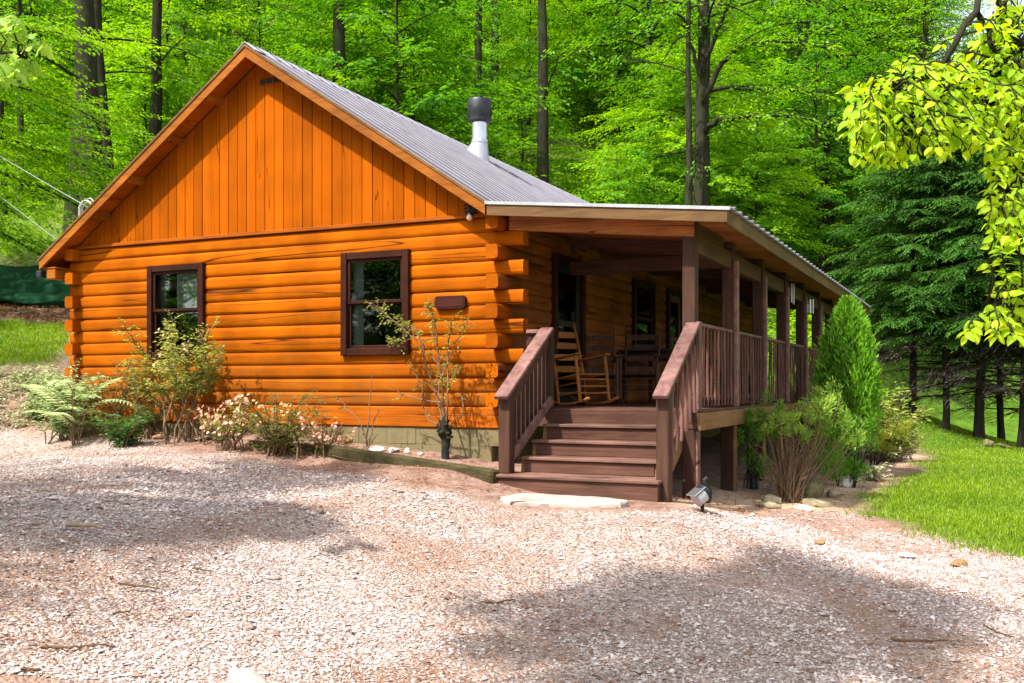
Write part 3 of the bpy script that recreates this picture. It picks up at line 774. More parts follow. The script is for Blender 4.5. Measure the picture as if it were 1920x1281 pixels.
# railings: peeled-stick balusters between two rails, one bay at a time
ZR = .661
def stick(p0, p1, r0, seed, n=7):
    r = np.random.default_rng(seed); t = np.linspace(0, 1, 6)[:, None]; P = np.array(p0) * (1 - t) + np.array(p1) * t
    P[1:-1, :2] += r.normal(0, .0032, (4, 2)); return tube_geo(P, r0 * (1 + r.normal(0, .08, 6)), n)
sd = 500
for k in range(NP - 1):
    ya, yb = k * SP + .142, (k + 1) * SP - .002; xr = W + .03
    rl = pbox('railing', WORN, cabin, xr - .05, xr + .04, ya, yb, ZR - .038, ZR, .008)
    pbox('bottom_rail', BROWNY, rl, xr - .03, xr + .02, ya, yb, ZDK + .09, ZDK + .145, .008)
    nb = 10
    for i in range(nb):
        yy = ya + (yb - ya) * (i + .6) / nb + rng.normal(0, .008); sd += 1
        part('baluster', rl, MB().add(*stick((xr + .028, yy, ZDK + .03), (xr + .026, yy + rng.normal(0, .008), ZR - .04), .0135, sd)), STICK, smooth=True)
# short boarded railing between the corner logs and the stairs
rl = pbox('railing', WORN, cabin, .35, .60, .02, .11, .575, .62, .008)
pbox('rail_post', BROWNZ, rl, .56, .66, .02, .13, ZDK + .001, .64, .008)
for i in range(3): pbox('rail_board', BROWNZ, rl, .345 + i * .072, .41 + i * .072, .05, .075, ZDK + .02, .57, .004)
TREAD = wood('worn_tread', (.25, .135, .105), (.115, .056, .043), (.6, 7, 7), .6, .9, (.02, .01, .008), stain=.5)
# stairs
RS, TR = .158, .285
st = MB(); 
stairs = None
sx0, sx1 = .735, 2.115
strg = []
for xs_ in (.69, 2.12):
    # sawtooth stringer as a thick outline
    pts = [(.0, ZDK - .03)]
    for k in range(1, 5): pts += [(-TR * (k - 1) - .0, ZDK - RS * k - .035), (-TR * k + .03, ZDK - RS * k - .035)]
    pts += [(-TR * 4 + .03, gz(1.4, -1.1) - .08), (-TR * 3.2, gz(1.4, -1.0) - .1), (.0, ZDK - .42)]
    V = [(xs_, a, z) for a, z in pts] + [(xs_ + .04, a, z) for a, z in pts]; m_ = len(pts)
    strg.append((V, [tuple(range(m_)), tuple(range(2 * m_ - 1, m_ - 1, -1))] + [(i, m_ + i, m_ + (i + 1) % m_, (i + 1) % m_) for i in range(m_)]))
stairs = part('stairs', cabin, MB().add(*strg[0]), RIMB); part('stringer', stairs, MB().add(*strg[1]), RIMB)
for k in range(1, 5):
    z = ZDK - RS * k; ya, yb = -TR * k, -TR * (k - 1)
    xa, xb = (sx0, sx1) if k < 4 else (.585, 2.275)
    if k == 4: ya -= .09
    pbox('tread', TREAD, stairs, xa - (.04 if k < 4 else 0), xb + (.045 if k < 4 else 0), ya - .02, yb + .005, z - .034, z, .007)
    zb = z + RS - .036
    pbox('riser', BROWNX, stairs, sx0, sx1, yb + .006, yb + .03, z + .001, zb, .004)
zg = gz(1.4, -1.3)
pbox('riser', BROWNX, stairs, .60, 2.262, -TR * 4 - .085, -TR * 4 - .05, zg - .1, ZDK - RS * 4 - .036, .005)
pbox('step_end', BROWNX, stairs, 2.232, 2.262, -TR * 4 - .049, -.95, zg - .12, ZDK - RS * 4 - .036, .005)
pbox('step_end', BROWNX, stairs, .60, .63, -TR * 4 - .049, -.95, zg - .05, ZDK - RS * 4 - .036, .005)
for side_, xc in (('a', .625), ('b', 2.275)):
    n0 = (xc, -1.16, -.10 if side_ == 'a' else -.085); n1 = (xc, -.02, .62 if side_ == 'a' else .635)
    M, L = beam_matrix(n0, n1, (0, -.5, .85))
    hr = part('handrail', stairs, MB().box(-.06, L, -.085 if side_ == 'a' else -.08, .07, -.022, .022, .007, M), WORN)
    zf_ = ZDK - RS * 4 + .001 if side_ == 'a' else gz(2.3, -1.1) - .15
    pbox('newel_post', BROWNZ, stairs, xc - .062, xc + .062, -1.125, -.99, zf_, -.085, .008)
    M, L = beam_matrix((xc, -.985, -.085 - .09), (xc, .0, .50), (0, -.5, .85))
    part('side_rail', stairs, MB().box(0, L, -.02, .02, -.05, .05, .005, M), BROWNX)
    M, L = beam_matrix((xc + (.03 if side_ == 'a' else -.03), -1.0, ZDK - RS * 4 + .16), (xc + (.03 if side_ == 'a' else -.03), .03, ZDK + .10), (0, -.5, .85))
    part('side_rail', stairs, MB().box(0, L, -.025, .02, -.045, .045, .005, M), WORN if side_ == 'a' else BROWNX)
    nb = 9 if side_ == 'a' else 6
    for i in range(nb):
        t = (i + .7) / (nb + .3); yy = -1.0 + 1.02 * t; zt = -.15 + .62 * t; zb = ZDK - RS * 4 + .16 + (RS * 4 - .07) * t
        wv = .075 if side_ == 'a' else .036
        if side_ == 'a': pbox('baluster', BROWNZ, stairs, xc - .045, xc - .022, yy - wv / 2, yy + wv / 2, zb - .08, zt, .004)
        else: sd += 1; part('baluster', stairs, MB().add(*stick((xc + .03, yy, zb - .06), (xc + .03, yy, zt), .018, sd)), STICK, smooth=True)

# ------------------------------------------------------------------ things on the cabin and the porch
def wall_lamp():
    x = hity(884, -.05); z = zat(393, x, -.05)
    t = thing('wall_lamp', 'bare round bulb in a dark wire holder on the gable near the porch roof', 'lamp', (x, -.03, z))
    mb = MB().lathe([(.055, -.0), (.06, .012), (.05, .03), (.02, .035)], 18)
    mb.v = [v @ np.array([[1, 0, 0], [0, 0, 1], [0, -1, 0]]).T for v in mb.v]
    mb.v = [v * np.array([1, 1, 1]) for v in mb.v]
    b = mb.build('base_plate', BLACKM, t, True)
    ring = MB()
    for i in range(10):
        a = 2 * math.pi * i / 10; c_, s_ = math.cos(a), math.sin(a)
        ring.tube([(.05 * c_, -.02, .05 * s_ + .01), (.085 * c_, -.05, .085 * s_ + .012), (.07 * c_, -.09, .07 * s_), (.03 * c_, -.10, .03 * s_ - .01)], .006, 5)
    ring.build('cage', BLACKM, t)
    MB().lathe([(.02, .04), (.025, .03), (.025, -.02), (.016, -.03)], 12, (0, -.07, -.01)).build('socket', BLACKM, t, True)
    m, n, b_, lk = new_mat('frosted_bulb'); b_.inputs['Base Color'].default_value = (.8, .62, .5, 1); b_.inputs['Roughness'].default_value = .25
    MB().lathe([(.012, -.03), (.02, -.05), (.034, -.075), (.036, -.09), (.03, -.108), (.015, -.118), (.002, -.121)], 16, (0, -.07, -.015)).build('bulb', m, t, True)
wall_lamp()
def plaque():
    x0, x1 = hity(815, -.06), hity(873, -.06); xm = (x0 + x1) / 2; z = zat(567, xm, -.06); wd = (x1 - x0) / 2; hh = .077
    t = thing('wall_plaque', 'dark reddish wooden plaque with clipped corners on the log wall right of the window', 'plaque', (xm, -.05, z))
    def oct_(w_, h_, c, y0, y1):
        P = [(-w_ + c, -h_), (w_ - c, -h_), (w_, -h_ + c), (w_, h_ - c), (w_ - c, h_), (-w_ + c, h_), (-w_, h_ - c), (-w_, -h_ + c)]
        return [(a, y0, b_) for a, b_ in P] + [(a * .98, y1, b_ * .95) for a, b_ in P], [tuple(range(15, 7, -1))[::-1], tuple(range(8))[::-1]] + [(i, (i + 1) % 8, 8 + (i + 1) % 8, 8 + i) for i in range(8)]
    MB().add(*oct_(wd, hh, .028, .02, -.022)).build('board', PLAQ, t)
    MB().add(*oct_(wd * .86, hh * .7, .02, -.0225, -.027)).build('raised_panel', PLAQ, t)
plaque()

def rocking_chair(label, x, y, rz, mat, scale=1.0):
    t = thing('rocking_chair', label, 'rocking chair', (x, y, ZDK + .002), rz, 'rocking chairs on the porch', scale)
    # chair faces local -y
    T_ = R(8); cs, sn = math.cos(T_), math.sin(T_)
    def tl(p): return (p[0], p[1] * cs + p[2] * sn, p[2] * cs - p[1] * sn)      # leaned back
    for sx in (-1, 1):
        r_ = MB(); P = []
        for i in range(13):
            a = -1 + 2 * i / 12; P.append((sx * .25, .08 + a * .46, .028 + .085 * a * a))
        r_.tube(P, .019, 6).build('rocker', mat, t)
        MB().tube([tl((sx * .25, -.22, .05)), tl((sx * .25, -.22, .36)), tl((sx * .25, -.22, .63))], [.02, .023, .019], 8).build('front_post', mat, t, True)
        MB().tube([tl((sx * .235, .22, .07)), tl((sx * .235, .22, .42)), tl((sx * .235, .26, .8)), tl((sx * .235, .31, 1.13)), tl((sx * .235, .315, 1.17))], [.02, .02, .018, .014, .005], 8).build('back_post', mat, t, True)
        M, L = beam_matrix(tl((sx * .25, -.29, .64)), tl((sx * .245, .25, .645)), (0, 0, 1))
        MB().box(0, L, -.04, .04, -.012, .012, .008, M).build('arm', mat, t)
        for zz in (.16, .28): MB().tube([tl((sx * .25, -.22, zz)), tl((sx * .236, .22, zz))], .011, 6).build('rung', mat, t)
    for zz in (.14, .23, .32): MB().tube([tl((-.25, -.22, zz)), tl((.25, -.22, zz))], .011, 6).build('rung', mat, t)
    MB().tube([tl((-.236, .22, .2)), tl((.236, .22, .2))], .011, 6).build('rung', mat, t)
    se = MB()
    for i in range(12):
        yy = -.225 + i * .0385; M, L = beam_matrix(tl((-.25, yy, .385)), tl((.25, yy, .385)), (0, 0, 1)); se.box(0, L, .0, .034, -.008, .008, .004, M)
    se.build('woven_seat', mat, t)
    for i, zz in enumerate((.52, .68, .84, .99)):
        V = []; n_ = 7
        for q in range(n_):
            a = -1 + 2 * q / (n_ - 1); yo = .225 + (zz - .42) * .115 + .03 * (1 - a * a)
            for z_ in (zz - .035, zz + .035 + .015 * (1 - a * a)): V.append(tl((a * .232, yo, z_)))
        V += [(p[0], p[1] + .012, p[2]) for p in V]; k = 2 * n_
        Fs = [(2 * q, 2 * q + 2, 2 * q + 3, 2 * q + 1) for q in range(n_ - 1)]; Fs += [tuple(k + j for j in f[::-1]) for f in Fs]
        Fs += [(2 * q + 1, 2 * q + 3, k + 2 * q + 3, k + 2 * q + 1) for q in range(n_ - 1)] + [(2 * q, k + 2 * q, k + 2 * q + 2, 2 * q + 2) for q in range(n_ - 1)]
        MB().add(V, Fs).build('back_slat', mat, t)
    return t
rocking_chair('honey coloured wooden rocking chair nearest the porch steps', .56, 1.30, R(62), CHAIRW, .95)
rocking_chair('dark brown ladder-back rocking chair right behind the honey coloured rocker', .45, 2.12, R(22), CHAIRD, .95)
rocking_chair('dark brown rocking chair farthest from the steps, beside the porch table', .70, 3.1, R(12), CHAIRD)
def porch_table():
    x, y = .62, 4.38
    t = thing('porch_table', 'dark wooden table standing against the porch wall behind the rockers', 'table', (x, y, ZDK + .002))
    for i in range(5): MB().box(-.42 + i * .168, -.256 + i * .168 - .004, -.75, .75, .74, .775, .005).build('plank', DARKW, t)
    MB().box(-.38, .38, -.68, -.65, .64, .738).box(-.38, .38, .65, .68, .64, .738).box(-.4, -.37, -.645, .645, .64, .738).box(.37, .4, -.645, .645, .64, .738).build('apron', DARKW, t)
    for sx in (-.35, .35):
        for sy in (-.63, .63): MB().box(sx - .03, sx + .03, sy - .03, sy + .03, 0, .739).build('leg', DARKW, t)
    b = thing('bench', 'dark slatted bench at the far side of the porch table', 'bench', (1.35, 6.9, ZDK + .002), R(90))
    for i in range(4): MB().box(-.6, .6, -.22 + i * .11, -.12 + i * .11, .42, .45).build('seat_slat', DARKW, b)
    for i in range(4): MB().box(-.6, .6, .22, .245, .52 + i * .12, .61 + i * .12).build('back_slat', DARKW, b)
    for sx in (-.55, .55):
        MB().box(sx - .03, sx + .03, .175, .219, 0, 1.0).build('leg', DARKW, b); MB().box(sx - .03, sx + .03, -.22, -.17, 0, .419).build('leg', DARKW, b)
porch_table()
def stool(label, x, y):
    t = thing('stool', label, 'stool', (x, y, ZDK + .002), R(20))
    MB().lathe([(.02, .60), (.16, .60), (.17, .61), (.17, .63), (.16, .64), (.02, .645)], 18).build('seat', DARKW, t)
    for sx in (-1, 1):
        for sy in (-1, 1): MB().tube([(sx * .17, sy * .17, 0), (sx * .10, sy * .10, .60)], .016, 8).build('leg', DARKW, t)
        MB().tube([(sx * .145, -.145, .2), (sx * .145, .145, .2)], .010, 6).build('rung', DARKW, t); MB().tube([(-.135, sx * .135, .28), (.135, sx * .135, .28)], .010, 6).build('rung', DARKW, t)
stool('dark round stool standing in front of the porch table', 1.22, 4.0); stool('dark round stool at the far end of the porch table', 1.25, 5.0)
def wind_chime(label, px, y, ptop, pbot, nt_, mat):
    x = hity(px, y); zt = zat(ptop, x, y); zb = zat(pbot, x, y); H = zt - zb
    t = thing('wind_chime', label, 'wind chime', (x, y, zb), 0, 'wind chimes under the porch beam')
    MB().tube([(0, 0, H), (0, 0, H * .8)], .003, 4).build('cord', WIRE, t)
    MB().lathe([(.055, H * .78), (.06, H * .79), (.055, H * .80)], 12).build('top_disc', DARKW, t)
    for i in range(nt_):
        a = 2 * math.pi * i / nt_; xx, yy = .045 * math.cos(a), .045 * math.sin(a); l0 = H * (.02 + .12 * ((i * 2) % 5) / 5)
        MB().tube([(xx, yy, H * .77), (xx, yy, l0)], .0095, 8).build('tube', mat, t)
wind_chime('long dark wind chime hanging from the porch beam', 1483, 5.9, 520, 572, 5, GALV)
wind_chime('short pale wind chime hanging farther along the porch beam', 1519.5, 7.75, 553, 589, 4, STEEL)
# ------------------------------------------------------------------ leaves and trees
def leaf_arrays(P, Dv, Nv, L, Wd, fold=.22, tint=None, mid=.45, droop=.12):
    """pointed leaves, four vertices and two triangles each, folded along the midrib"""
    n = len(P); Dv = Dv / (np.linalg.norm(Dv, axis=1)[:, None] + 1e-9)
    S = np.cross(Dv, Nv); S /= np.linalg.norm(S, axis=1)[:, None] + 1e-9; Nn = np.cross(S, Dv)
    L = np.broadcast_to(L, (n,))[:, None]; Wd = np.broadcast_to(Wd, (n,))[:, None]
    a = P; t = P + Dv * L - Nn * L * droop; mm = P + Dv * L * mid
    l = mm + S * Wd / 2 + Nn * Wd * fold; r = mm - S * Wd / 2 + Nn * Wd * fold
    V = np.stack([a, l, t, r], 1).reshape(-1, 3); i = np.arange(n)[:, None] * 4
    T = np.concatenate([i + [0, 2, 1], i + [0, 3, 2]], 1).reshape(-1, 3)
    if tint is None: tint = np.full(n, .5)
    return V, T, np.repeat(tint, 4)

class Leaves:
    def __init__(s): s.V = []; s.T = []; s.t = []; s.n = 0
    def add(s, *a, **k):
        V, T, t = leaf_arrays(*a, **k); s.V.append(V); s.T.append(T + s.n); s.t.append(t); s.n += len(V)
    def mesh(s, name, mat): return fast_mesh(name, np.concatenate(s.V), np.concatenate(s.T), mat, {'tint': np.concatenate(s.t)})
class Tubes:
    def __init__(s): s.V = []; s.T = []; s.n = 0
    def add(s, pts, rad, n=6):
        P = np.asarray(pts, float); m = len(P); rad = np.broadcast_to(np.asarray(rad, float), (m,))
        T = np.gradient(P, axis=0); T /= np.linalg.norm(T, axis=1)[:, None] + 1e-9
        ref = np.where(np.abs(T[:, 2:3]) < .9, np.array([[0, 0, 1.0]]), np.array([[1.0, 0, 0]])) if abs(T[:, 2]).max() < .9 or abs(T[:, 2]).min() > .9 else np.repeat([[.3, .9, .1]], m, 0)
        u = np.cross(T, ref); u /= np.linalg.norm(u, axis=1)[:, None] + 1e-9; v = np.cross(T, u)
        a = np.arange(n) * 2 * math.pi / n
        V = P[:, None] + rad[:, None, None] * (np.cos(a)[None, :, None] * u[:, None] + np.sin(a)[None, :, None] * v[:, None])
        i = np.arange(m - 1)[:, None] * n; k = np.arange(n); k2 = (k + 1) % n
        Q = np.stack([i + k, i + k2, i + n + k2, i + n + k], -1).reshape(-1, 4)
        s.V.append(V.reshape(-1, 3)); s.T.append(Q + s.n); s.n += m * n
    def mesh(s, name, mat): return fast_mesh(name, np.concatenate(s.V), np.concatenate(s.T), mat, None, True)

def bark_mat(name, c1, c2, c3):
    m, n, b, lk = new_mat(name)
    tc = N(n, 'ShaderNodeTexCoord'); mp = N(n, 'ShaderNodeMapping'); mp.inputs[3].default_value = (7, 7, 1.6); lk(tc.outputs['Object'], mp.inputs[0])
    t = N(n, 'ShaderNodeTexNoise', Scale=1.6, Detail=8.0, Roughness=.7); lk(mp.outputs[0], t.inputs[0])
    t2 = N(n, 'ShaderNodeTexNoise', Scale=1.1, Detail=5.0); lk(tc.outputs['Object'], t2.inputs[0])
    rp = ramp(n, [(.3, c1), (.65, c2)]); lk(t.outputs[0], rp.inputs[0]); r2 = ramp(n, [(.5, (0, 0, 0)), (.65, (1, 1, 1))]); lk(t2.outputs[0], r2.inputs[0])
    c = mixc(n, lk, 'MIX', r2.outputs[0], rp.outputs[0], c3); lk(c, b.inputs['Base Color']); b.inputs['Roughness'].default_value = .9; b.inputs['Specular IOR Level'].default_value = .1
    bp = N(n, 'ShaderNodeBump', Strength=.7, Distance=.05); lk(t.outputs[0], bp.inputs['Height']); lk(bp.outputs[0], b.inputs['Normal'])
    return m
BARK = bark_mat('mossy_bark', (.014, .013, .008), (.045, .041, .026), (.028, .042, .012))
BARKD = bark_mat('dark_bark', (.014, .011, .012), (.05, .038, .036), (.030, .024, .022))
TWIG = bark_mat('twig_bark', (.12, .075, .045), (.24, .16, .10), (.18, .13, .07))
LEAF_A = leaf_mat('woodland_leaf', (.030, .150, .010), (.165, .37, .022), .48, objrnd=.22)
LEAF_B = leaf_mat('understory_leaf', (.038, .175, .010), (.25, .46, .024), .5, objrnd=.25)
NEEDLE = leaf_mat('conifer_needle', (.013, .055, .008), (.070, .175, .024), .26, spec=.12)
NEEDLE_DEAD = leaf_mat('dry_needle', (.07, .05, .06), (.19, .14, .14), .1)

def unit(a): return a / (np.linalg.norm(a) + 1e-9)
def limb_pts(p0, az, L, rise, sag, r, n=8, wob=.05):
    t = np.linspace(0, 1, n); d = np.array([math.cos(az), math.sin(az)])
    z = rise * t - sag * t * t; w_ = np.cumsum(r.normal(0, wob * L / n, (n, 2)), 0)
    P = np.zeros((n, 3)); P[:, :2] = p0[:2] + d * (L * t[:, None]) + w_ * t[:, None]; P[:, 2] = p0[2] + z + np.cumsum(r.normal(0, wob * L / n * .5, n)) * t
    return P
def interp(P, t):
    k = t * (len(P) - 1); i = min(int(k), len(P) - 2); f = k - i
    return P[i] * (1 - f) + P[i + 1] * f, unit(P[i + 1] - P[i])
def spray(lv, r, P0, d, L, ll, tint, step=None, droop=.35, sag=.15, pair=True, wr=.55, tilt=.35):
    """a twig carrying leaves on both sides in one nearly level plane"""
    step = step or ll * .42; n = max(3, int(L / step)); t = (np.arange(n) + .6) / n
    side = np.cross(d, [0, 0, 1.0]); side = unit(side)
    P = P0 + d * (L * t)[:, None]; P[:, 2] -= sag * L * t * t
    P = P + r.normal(0, ll * .25, P.shape)
    s = np.where(np.arange(n) % 2 == 0, 1.0, -1.0)[:, None]
    Dv = d * (.55 + .4 * t)[:, None] + side * s * r.uniform(.6, 1.1, (n, 1)); Dv[:, 2] -= droop * r.uniform(.3, 1.6, n)
    Nv = np.array([0, 0, 1.0]) + r.normal(0, tilt, (n, 3))
    lv.add(P, Dv, Nv, ll * r.uniform(.7, 1.25, n), ll * wr * r.uniform(.8, 1.2, n), tint=np.clip(tint + r.normal(0, .16, n), 0, 1))

def broadleaf(seed, H, base, R_, nl, r0, ll=.15, limb_rise=.55, sag=.5, dens=1.0, lean=.0, mat=None, crook=.03, topc=.75, bare=0):
    """returns (trunk mesh, crown mesh): trunk with limbs and the leafy sprays they carry"""
    r = np.random.default_rng(seed); lv = Leaves(); tb = Tubes()
    n = 12; z = np.linspace(-.5, H, n); tr = np.zeros((n, 3)); tr[:, 2] = z; tr[:, :2] = np.cumsum(r.normal(0, crook * H / n, (n, 2)), 0) + np.outer(np.clip(z, 0, None), [lean, lean * .4])
    rad = r0 * (1 - .86 * np.clip(z / H, 0, 1) ** .9); rad[0] *= 1.7; rad[1] *= 1.08
    tb.add(tr, rad, 10)
    ph = r.uniform(0, 6.28)
    for i in range(bare):
        h = H * r.uniform(.18, .5); p, _ = interp(tr, (h + .5) / (H + .5)); L = R_ * r.uniform(.5, 1.0); az = r.uniform(0, 6.28)
        P = limb_pts(p, az, L, L * .35, L * .25, r, 9, .12); tb.add(P, r0 * .16 * np.linspace(1, .2, 9), 5)
        for q in range(4):
            p2, d2 = interp(P, r.uniform(.4, .95)); az2 = az + r.choice([-1, 1]) * r.uniform(.4, 1.0); P2 = limb_pts(p2, az2, L * .35, L * .05, L * .12, r, 5, .1); tb.add(P2, r0 * .05 * np.linspace(1, .3, 5), 4)
            spray(lv, r, P2[2], unit(P2[-1] - P2[2] + [0, 0, .001]), L * .22, ll, r.uniform(.3, .8))
    for i in range(nl):
        u = (i + r.random()) / nl; h = base + (H * .97 - base) * u; p, _ = interp(tr, min((h + .5) / (H + .5), .999))
        env = math.sin(math.pi * min(1, (.22 + .78 * u)) ** topc) ** .7 if u > .0 else .6
        L = R_ * (env * .9 + .12) * r.uniform(.65, 1.12); az = ph + i * 2.39996 + r.normal(0, .3)
        P = limb_pts(p, az, L, L * (limb_rise * (.5 + .7 * u)), L * sag * (1.1 - .5 * u), r, 8, .10)
        rb = max(.012, min(r0 * .33, .011 * L + .008)) * (1.1 - .5 * u); tb.add(P, rb * np.linspace(1, .22, 8), 5)
        nt_ = max(4, int((6 + L * 4.2) * dens)); lt = r.uniform(.25, .8)
        for k in range(nt_):
            t = .18 + .82 * (k + r.random()) / nt_; p2, d2 = interp(P, min(t, .999))
            s_ = 1 if k % 2 else -1; az2 = az + s_ * r.uniform(.35, 1.15) * (1.05 - .6 * t); l2 = (.28 + .42 * (1 - t)) * L * r.uniform(.55, 1.1) + .15
            dd = unit(np.array([math.cos(az2), math.sin(az2), r.uniform(-.25, .22)]))
            spray(lv, r, p2 + [0, 0, r.normal(0, .05)], dd, l2, ll, lt + r.normal(0, .08), step=ll * .40 / max(dens, .6))
    return tb.mesh('trunk', BARK), lv.mesh('crown', mat or LEAF_A)

def conifer(seed, H, bare, R_, r0, nwh=26, dead=16):
    r = np.random.default_rng(seed); lv = Leaves(); tb = Tubes(); dv = Leaves()
    n = 12; z = np.linspace(-.3, H, n); tr = np.zeros((n, 3)); tr[:, 2] = z; tr[:, :2] = np.cumsum(r.normal(0, .02, (n, 2)), 0)
    rad = r0 * (1 - .93 * np.clip(z / H, 0, 1)); rad[0] *= 1.35; tb.add(tr, rad, 10)
    def bough(h, L, az, droop, dead_):
        p, _ = interp(tr, min((h + .3) / (H + .3), .999)); P = limb_pts(p, az, L, L * .12, L * droop, r, 7, .06); tb.add(P, (.007 + .008 * L) * np.linspace(1, .25, 7), 5)
        nt_ = int(8 + L * 7); lt = r.uniform(.15, .75)
        for k in range(nt_):
            t = .12 + .88 * (k + r.random()) / nt_; p2, _ = interp(P, min(t, .999)); s_ = 1 if k % 2 else -1
            az2 = az + s_ * r.uniform(.5, 1.1) * (1.1 - .5 * t); l2 = (.16 + .34 * (1 - t)) * L * r.uniform(.6, 1.1) + .12
            d = unit(np.array([math.cos(az2), math.sin(az2), r.uniform(-.45, -.05)]))
            m = max(4, int(l2 / .042)); tt = (np.arange(m) + .5) / m; Q = p2 + d * (l2 * tt)[:, None]; Q[:, 2] -= .18 * l2 * tt * tt
            side = unit(np.cross(d, [0, 0, 1.0])); ss = np.where(np.arange(m) % 2 == 0, 1.0, -1.0)[:, None]
            Dv = d * .9 + side * ss * r.uniform(.4, .9, (m, 1)); Dv[:, 2] -= r.uniform(.0, .4, m)
            if dead_:
                tb.add(np.array([p2, p2 + d * l2 * .5 + [0, 0, .02], p2 + d * l2]), [.006, .005, .003], 3)
                if r.random() < .55: dv.add(Q[::2], Dv[::2], np.array([0, 0, 1.0]) + r.normal(0, .4, (len(Q[::2]), 3)), .09, .016, tint=r.random(len(Q[::2])))
            else:
                tip = .25 * t
                lv.add(Q, Dv, np.array([0, 0, 1.0]) + r.normal(0, .3, (m, 3)), r.uniform(.10, .17, m), r.uniform(.028, .045, m), tint=np.clip(lt + tip * tt + r.normal(0, .12, m), 0, 1), fold=.1)
    for i in range(dead):
        bough(bare * r.uniform(.35, 1.0), R_ * r.uniform(.45, .8), r.uniform(0, 6.28), r.uniform(.15, .4), True)
    for w_ in range(nwh):
        u = w_ / (nwh - 1); h = bare + (H - .3 - bare) * u ** .9; L = R_ * (1 - u * .9) ** .75 * r.uniform(.85, 1.1)
        nb = 6 if u < .8 else 4; a0 = r.uniform(0, 6.28)
        for b_ in range(nb): bough(h + r.normal(0, .12), L * r.uniform(.75, 1.15), a0 + b_ * 6.283 / nb + r.normal(0, .2), .28 - .15 * u, False)
    dm = dv.mesh('dry_twigs', NEEDLE_DEAD) if dv.n else None
    return tb.mesh('trunk', BARKD), lv.mesh('crown', NEEDLE), dm

CANOPY = [broadleaf(101, 19, 7.5, 4.6, 60, .25, .20, dens=.5, bare=3, mat=LEAF_A), broadleaf(102, 21, 9.0, 4.4, 58, .28, .20, dens=.5, bare=2, mat=LEAF_A),
          broadleaf(103, 17, 6.0, 4.2, 58, .20, .19, dens=.55, lean=.02, bare=3, mat=LEAF_A), broadleaf(104, 20, 7.0, 4.8, 62, .23, .20, dens=.5, bare=4, mat=LEAF_B)]
SPARSE = [broadleaf(111, 19, 9.5, 4.2, 26, .25, .20, dens=.4, bare=3, mat=LEAF_A), broadleaf(112, 21, 10.5, 4.2, 26, .28, .20, dens=.4, bare=3, mat=LEAF_A), broadleaf(113, 17, 8.5, 3.8, 24, .20, .19, dens=.4, lean=.02, bare=4, mat=LEAF_A), broadleaf(114, 20, 9.5, 4.4, 26, .23, .20, dens=.4, bare=4, mat=LEAF_B)]
UNDER = [broadleaf(201, 7.5, 1.2, 3.2, 40, .085, .15, limb_rise=.45, sag=.45, lean=.04, mat=LEAF_B, crook=.06), broadleaf(202, 6.0, .8, 2.8, 36, .07, .14, limb_rise=.4, sag=.5, mat=LEAF_B, crook=.08),
         broadleaf(203, 9.0, 1.8, 3.4, 44, .10, .16, limb_rise=.5, sag=.42, lean=-.03, mat=LEAF_A, crook=.05), broadleaf(204, 4.2, .3, 2.2, 30, .045, .13, limb_rise=.5, sag=.5, mat=LEAF_B, crook=.09)]
CONIF = [conifer(301, 9.5, 2.9, 2.5, .105, nwh=20, dead=22), conifer(302, 8.6, 2.6, 2.3, .092, nwh=19, dead=22), conifer(303, 10.2, 3.1, 2.6, .118, nwh=21, dead=26)]

used_mesh = set()
def plant_tree(kind, proto, x, y, s, rz, label, group=None, name='forest_tree', sx=1.0, cat='tree', sink=.1):
    t = thing(name, label, cat, (x, y, gz(x, y) - sink), rz, group); t.scale = (s * sx, s * sx, s)
    link(bpy.data.objects.new('trunk', proto[0]), t); link(bpy.data.objects.new('crown', proto[1]), t)
    if len(proto) > 2 and proto[2]: link(bpy.data.objects.new('dry_twigs', proto[2]), t)
    return t
taken = []
def ok_spot(x, y, d):
    if -7.9 < x < 4.2 and -2 < y < 17.5: return False
    return all((x - a) ** 2 + (y - b_) ** 2 > d * d for a, b_ in taken)
# trunks that stand out in the photograph: (pixel column, depth, prototype, scale, girth, label)
MAIN = [(150, 27.5, 0, 1.05, 1.0, 'tall dark trunk, left one of the close pair above the left eave'), (186, 26.5, 1, 1.05, 1.15, 'thickest dark trunk of the close pair above the left eave'),
        (203, 31, 2, 1.1, .9, 'slim trunk tucked behind the thick trunk of the pair above the left eave'),
        (295, 33, 2, 1.1, 1.0, 'straight single trunk left of the roof peak'), (647, 31, 1, 1.0, 1.0, 'thick dark trunk right behind the main roof slope'),
        (899, 36, 3, 1.05, .75, 'straight trunk rising directly behind the stove pipe'), (1017, 33, 0, 1.0, .95, 'tree with dark trunk between stove pipe and porch roof'),
        (1314, 31, 1, 1.0, 1.05, 'large tree with long level limbs behind the porch roof edge'), (1286, 30.2, 2, .95, .75, 'thinner forked trunk leaning beside the large tree behind the porch roof'),
        (1550, 40, 3, .95, .9, 'trunk beyond the far end of the porch roof'), (12, 35, 2, .9, .9, 'leftmost of the small grey trunks beside the upper lawn'), (36, 34, 0, .75, .8, 'dark trunk second from the left beside the upper lawn'),
        (430, 47, 3, 1.0, .9, 'trunk deep in the wood just left of the roof peak'),
        (745, 48, 1, 1.0, .9, 'trunk deep in the wood between the roof trunk and the stove pipe'), (1235, 50, 2, 1.0, .9, 'thin trunk deep in the wood left of the large limbed tree')]
for i, (px, D, k, s, sx, lab) in enumerate(MAIN):
    p = pix(px, HZ, D); taken.append((p[0], p[1])); plant_tree('c', SPARSE[k], p[0], p[1], s, i * 1.7, lab, name='woodland_tree', sx=sx)
